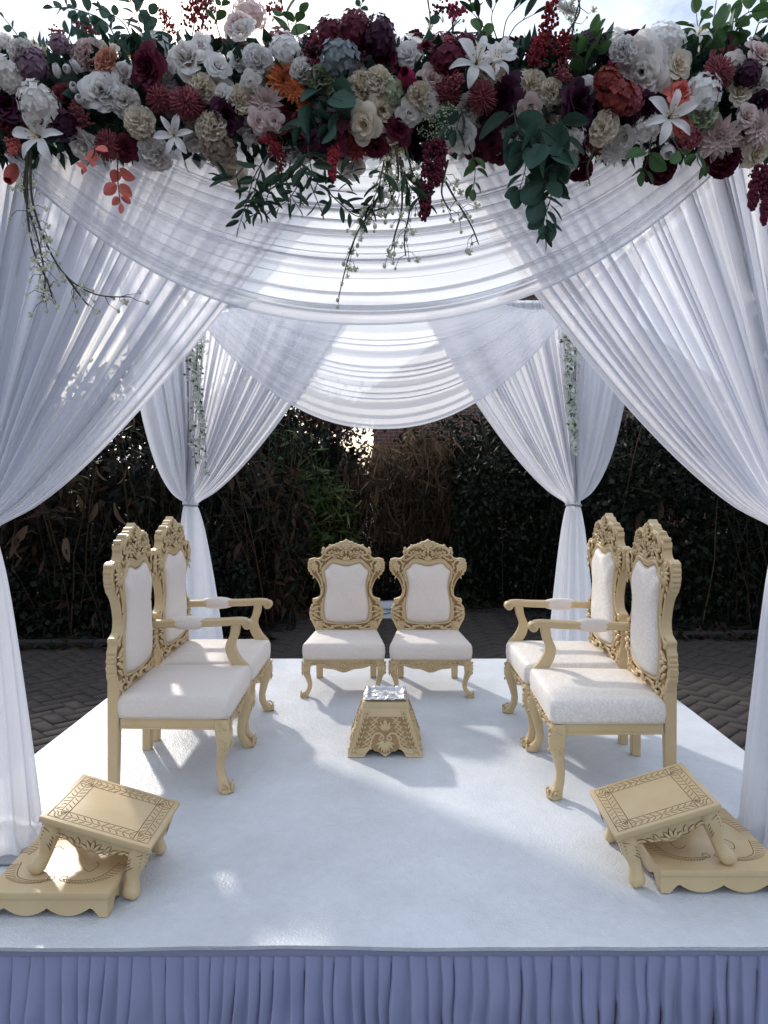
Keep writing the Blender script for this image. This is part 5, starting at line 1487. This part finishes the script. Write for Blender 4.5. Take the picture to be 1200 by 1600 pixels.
# lilies: six separate petals and a tuft of stamens each
def lily_petal(mw):
    mb = MB(); rows = []
    for i in range(9):
        q = i / 8; wd = mw * math.sin(math.pi * min(1, .07 + q * .90)) ** .8; z = .34 * math.sin(q * 1.9) - .24 * max(0, q - .55) ** 1.2 * 2; r_ = .05 + .98 * q - .12 * max(0, q - .7)
        rows.append([(e * wd, r_, z + .10 * abs(e) ** 1.5 * wd * 3 - (.025 if e == 0 else 0) + .015 * math.sin(q * 14) * e) for e in (-1, -.5, 0, .5, 1)])
    mb.grid(rows); return mb.mesh('petal', M['white petal'], ang=180)
LP = [lily_petal(.20), lily_petal(.15)]
def stamen_mesh():
    mb = MB()
    for i in range(6):
        a = i * 1.047 + .5; pts = [(0, 0, .05), (.10 * math.cos(a), .10 * math.sin(a), .32), (.22 * math.cos(a), .22 * math.sin(a), .52)]; mb.tube(pts, [.012, .010, .008], 4, mi=1)
        mb.blob(pts[-1], .05, .03, .025, 6, 4)
    mb.tube([(0, 0, .05), (.02, 0, .4), (.03, .02, .62)], [.016, .013, .022], 5, mi=1)
    return mb.mesh('stamens', [M['pollen'], M['anther']], ang=180)
SM = stamen_mesh()
for px, py, d, dr in ((62, 214, 84, (-.1, -1, -.1)), (272, 212, 62, (.15, -1, -.25)), (744, 100, 86, (.1, -1, .1)), (1045, 184, 84, (-.05, -1, -.05)), (770, 96, 60, (.5, -1, .3)), (1090, 56, 46, (.3, -1, .6))):
    p = surf(px, py, .045); s = d * .5 * p.y / FPX
    mb = MB(); mb.tube([(0, 0, -.9), (0, 0, -.2), (0, 0, .06)], [.03, .035, .06], 6); l = mb.build('lily', M['green leaf'], garland, ang=180)
    l.location = p - GL; l.rotation_mode = 'QUATERNION'; l.rotation_quaternion = Vector(dr).normalized().to_track_quat('Z', 'Y') @ Quaternion((0, 0, 1), rnd.uniform(0, 6)); l.scale = (s, s, s)
    for i in range(6): link('petal', LP[i % 2], l, (0, 0, .0 if i % 2 else .015), (R(rnd.uniform(-8, 12)), R(rnd.uniform(-6, 6)), i * 1.047 + rnd.uniform(-.08, .08)))
    link('stamens', SM, l)

# filler blooms between and behind the listed ones, all round the beam and out to its ends
FILL = ['white', 'white', 'ivory', 'ivory', 'cream', 'cream', 'blush', 'burgundy', 'burgundy', 'plum', 'dusty', 'taupe']
for i in range(118):
    x = -1.42 + 2.82 * (i + rnd.random()) / 118; a = rnd.uniform(-2.6, .9)
    front_ = math.cos(a + 1.2) > .2
    y, z = GY + .125 * math.sin(a - .2) if False else GY - math.cos(a + .85) * .125, GZC + .012 + math.sin(a + .85) * .135
    kind = rnd.choice(['rose', 'rose', 'peony', 'carnation', 'hydrangea', 'hydrangea', 'dahlia'])
    o = link(kind, flower_mesh(kind, rnd.choice(FILL), rnd.randrange(3)), garland, Vector((x, y, z)) - GL, Vector((rnd.gauss(0, .2), -math.cos(a + .85), math.sin(a + .85))).to_track_quat('Z', 'Y'))
    s = rnd.uniform(.036, .056); o.scale = (s, s, s)
# bed of greenery the blooms are pushed into
rs = np.random.default_rng(3); n = 5200
A = rs.uniform(0, 6.283, n); Rr = rs.uniform(.45, 1.08, n); X = rs.uniform(-1.45, 1.42, n)
Pp = np.stack([X - GL.x, np.cos(A) * .135 * Rr, np.sin(A) * .125 * Rr + .005], 1); D = np.stack([rs.normal(0, .6, n), np.cos(A), np.sin(A) + rs.normal(0, .4, n)], 1)
V, F = scatter_leaves(Pp, D, rs.uniform(.035, .065, n), rs.uniform(.02, .036, n), rs)
o = link('foliage', raw_mesh('foliage', V, F, [M['dark leaf'], M['euca leaf']], np.repeat(rs.integers(0, 2, n), 2)), garland); tag(o, kind='stuff')
mb = MB(); mb.tube([(x - GL.x, .006 * math.sin(x * 9), .01 * math.sin(x * 7)) for x in np.linspace(-1.44, 1.41, 40)], [.02 + .075] * 40, 10, flat=1.0); mb.build('garland_core', M['dark leaf'], garland, ang=180)

# leafy sprigs: upright eucalyptus, round leaves, trailing vines
sprig('eucalyptus_sprig', pix([(252, 110), (226, 60), (205, 5)], [2.06, 2.05, 2.04]), 'euca', .060, .026, .95)
sprig('eucalyptus_sprig', pix([(190, 100), (170, 40), (120, 15), (82, 12)], [2.08, 2.06, 2.04, 2.02]), 'euca', .042, .032, .85)
sprig('eucalyptus_sprig', pix([(212, 92), (196, 40), (156, 12)], [2.08, 2.06, 2.04]), 'euca', .036, .034, .85)
sprig('eucalyptus_sprig', pix([(200, 110), (178, 84), (150, 62), (142, 36)], [2.06, 2.03, 2.02, 2.02]), 'euca', .052, .045, .9)
sprig('twig', pix([(50, 110), (30, 60), (6, 28)], [2.08, 2.06, 2.04]), 'euca', .030, .034, .8)
sprig('leafy_sprig', pix([(445, 90), (452, 45), (440, 8)], [2.08, 2.06, 2.05]), 'green', .055, .05)
sprig('leafy_sprig', pix([(470, 70), (462, 40), (470, 22)], [2.06, 2.04, 2.02]), 'green', .060, .05)
sprig('leafy_sprig', pix([(740, 90), (752, 40), (735, 4)], [2.06, 2.04, 2.03]), 'green', .050, .055)
sprig('leafy_sprig', pix([(660, 80), (672, 40), (668, -10)], [2.06, 2.04, 2.03]), 'euca', .030, .060)
for a, b, c in (((775, 70), (752, 52), (722, 52)), ((778, 66), (768, 30), (775, 5)), ((785, 66), (792, 30), (812, 8)), ((790, 70), (806, 40), (835, 22)), ((772, 68), (750, 34), (738, 20))):
    sprig('strap_leaf_sprig', pix([a, b, c], [2.08, 2.04, 2.02]), 'long', .085, .075, .35, both=False)
sprig('leafy_sprig', pix([(930, 120), (922, 90), (934, 55)], [2.0, 1.97, 1.96]), 'green', .070, .030)
sprig('leafy_sprig', pix([(915, 130), (912, 105), (900, 84)], [1.98, 1.95, 1.94]), 'green', .070, .036)
sprig('leafy_sprig', pix([(1110, 110), (1120, 60), (1165, 22), (1190, 14)], [2.04, 2.0, 1.98, 1.98]), 'green', .070, .036)
sprig('leafy_sprig', pix([(1130, 110), (1140, 70), (1150, 36)], [2.0, 1.97, 1.96]), 'green', .070, .036)
sprig('leafy_sprig', pix([(1100, 100), (1092, 60), (1088, 20)], [2.02, 1.99, 1.98]), 'green', .072, .042)
sprig('leafy_sprig', pix([(1125, 90), (1116, 40), (1120, -5)], [2.05, 2.03, 2.02]), 'green', .055, .045)
sprig('eucalyptus_sprig', pix([(520, 120), (512, 150), (530, 180), (516, 196)], [1.95, 1.92, 1.92, 1.93]), 'euca', .075, .034)
sprig('eucalyptus_sprig', pix([(480, 140), (488, 165), (470, 200)], [1.95, 1.93, 1.94]), 'euca', .070, .036)
sprig('eucalyptus_sprig', pix([(735, 160), (722, 172), (712, 205)], [1.95, 1.93, 1.94]), 'euca', .066, .04)
sprig('eucalyptus_sprig', pix([(800, 160), (808, 200), (822, 250), (812, 296)], [1.95, 1.92, 1.92, 1.95]), 'euca', .082, .030)
sprig('eucalyptus_sprig', pix([(838, 175), (848, 215), (858, 255), (850, 300), (856, 350)], [1.93, 1.91, 1.92, 1.95, 1.97]), 'euca', .080, .032)
sprig('eucalyptus_sprig', pix([(862, 180), (880, 215), (870, 262)], [1.94, 1.92, 1.94]), 'euca', .072, .032)
sprig('trailing_vine', pix([(858, 255), (862, 300), (850, 345), (852, 372)], [1.95, 1.96, 1.97, 1.97]), 'long', .060, .030)
sprig('leafy_sprig', pix([(732, 228), (742, 258), (740, 296)], [1.94, 1.94, 1.95]), 'green', .050, .030)
sprig('leafy_sprig', pix([(1018, 215), (1012, 245), (1006, 268)], [1.94, 1.93, 1.94]), 'green', .062, .04)
sprig('leafy_sprig', pix([(1050, 215), (1062, 235), (1070, 246)], [1.93, 1.92, 1.93]), 'green', .05, .035)
sprig('leafy_sprig', pix([(1098, 220), (1090, 248), (1096, 262)], [1.93, 1.92, 1.93]), 'green', .045, .035)
for pts in ([(420, 240), (398, 275), (384, 320), (374, 352)], [(440, 250), (425, 285), (412, 322), (396, 336)], [(462, 235), (470, 275), (452, 310), (430, 326)], [(480, 215), (486, 262), (502, 292), (540, 300)], [(470, 250), (490, 300), (500, 325)],
            [(500, 240), (520, 275), (552, 268)], [(380, 262), (362, 280), (345, 276)], [(455, 250), (448, 290), (465, 322)], [(505, 292), (536, 322), (560, 338), (586, 330)], [(408, 262), (398, 300), (405, 330)]):
    sprig('nandina_vine', pix(pts, [1.96 - .005 * i for i in range(len(pts))]), 'long', .056, .026, .8)
sprig('rust_leaf_sprig', pix([(184, 240), (184, 280), (188, 318)], [1.96, 1.97, 1.98]), 'rust', .044, .030)
sprig('rust_leaf_sprig', pix([(140, 218), (148, 236), (134, 262)], [1.92, 1.91, 1.92]), 'rust', .034, .026)
sprig('strap_leaf_sprig', pix([(600, 250), (592, 290), (578, 322)], [1.95, 1.94, 1.95]), 'long', .062, .03, .5)
sprig('strap_leaf_sprig', pix([(622, 250), (640, 290), (668, 318)], [1.95, 1.94, 1.95]), 'long', .062, .034, .5)

for pts, kd, sz in (([(560, 60), (556, 30), (566, 4)], 'euca', .030), ([(345, 60), (338, 30), (350, 2)], 'green', .036), ([(228, 70), (236, 34), (222, 2)], 'euca', .040), ([(100, 80), (112, 40), (104, 8)], 'euca', .034), ([(1015, 80), (1000, 62), (985, 58)], 'green', .04), ([(1178, 60), (1186, 36), (1199, 30)], 'green', .05)):
    sprig('airy_sprig', pix(pts, [2.06, 2.04, 2.03]), kd, sz, .034, .85)
# bare twigs with small pale buds
def budded_branch(pts, Y, nb, side=.05):
    P = [Vector(p) for p in smooth_path([tuple(p) for p in pix(pts, Y)], 8)]; k = len(P); o0 = P[0]
    mb = MB(); mb.tube([p - o0 for p in P], [.0030 * (1 - .7 * i / k) + .0006 for i in range(k)], 5)
    for b in range(int(nb * .6)):
        i = rnd.randrange(2, k); p = P[i] - o0; d = (P[min(i + 1, k - 1)] - P[i - 1]).normalized()
        s_ = Vector((rnd.gauss(0, 1), rnd.gauss(0, .6), rnd.gauss(0, 1) - .3)).normalized() * rnd.uniform(.2, 1) * side; e = p + s_ + d * side * .4
        mb.tube([p, p + s_ * .6, e], [.0012, .001, .0007], 3)
        r_ = rnd.uniform(.0028, .0060)
        mb.blob(e, r_, r_, r_ * 1.4, 6, 4, mi=1)
        if rnd.random() < .5:
            for q in range(4):
                a = q * 1.57; mb.add([e, e + Vector((math.cos(a), -.4, math.sin(a))) * r_ * 2, e + Vector((math.cos(a + .9), -.5, math.sin(a + .9))) * r_ * 2.1], [(0, 1, 2)], 1)
    o = mb.build('budded_branch', [M['stem'], M['bud']], garland, ang=180); o.location = o0 - GL
for pts, nb in (([(45, 232), (38, 300), (58, 370), (70, 430), (68, 470)], 46), ([(48, 235), (50, 310), (72, 380), (104, 432), (150, 460), (204, 464)], 50), ([(44, 235), (42, 320), (52, 390), (74, 440), (82, 466)], 40), ([(104, 432), (120, 455), (138, 478)], 8),
                ([(612, 240), (590, 310), (560, 360), (545, 400), (530, 460)], 46), ([(625, 240), (628, 320), (616, 370), (612, 390)], 26), ([(628, 250), (640, 320), (632, 370), (634, 400)], 22), ([(680, 250), (705, 300), (735, 350), (748, 382)], 26), ([(604, 240), (600, 290), (566, 340)], 30),
                ([(618, 230), (622, 280), (602, 330)], 44), ([(634, 230), (644, 270), (656, 320)], 40), ([(610, 235), (606, 270), (612, 310)], 40), ([(700, 250), (690, 300), (704, 330)], 14), ([(660, 70), (690, 58), (720, 30)], 6), ([(892, 70), (898, 30), (908, -5)], 10), ([(880, 60), (905, 20), (900, -10)], 8), ([(930, 230), (918, 260), (922, 290)], 8), ([(655, 75), (672, 40), (668, 0)], 5)):
    budded_branch(pts, [1.97 - .003 * i for i in range(len(pts))], nb)
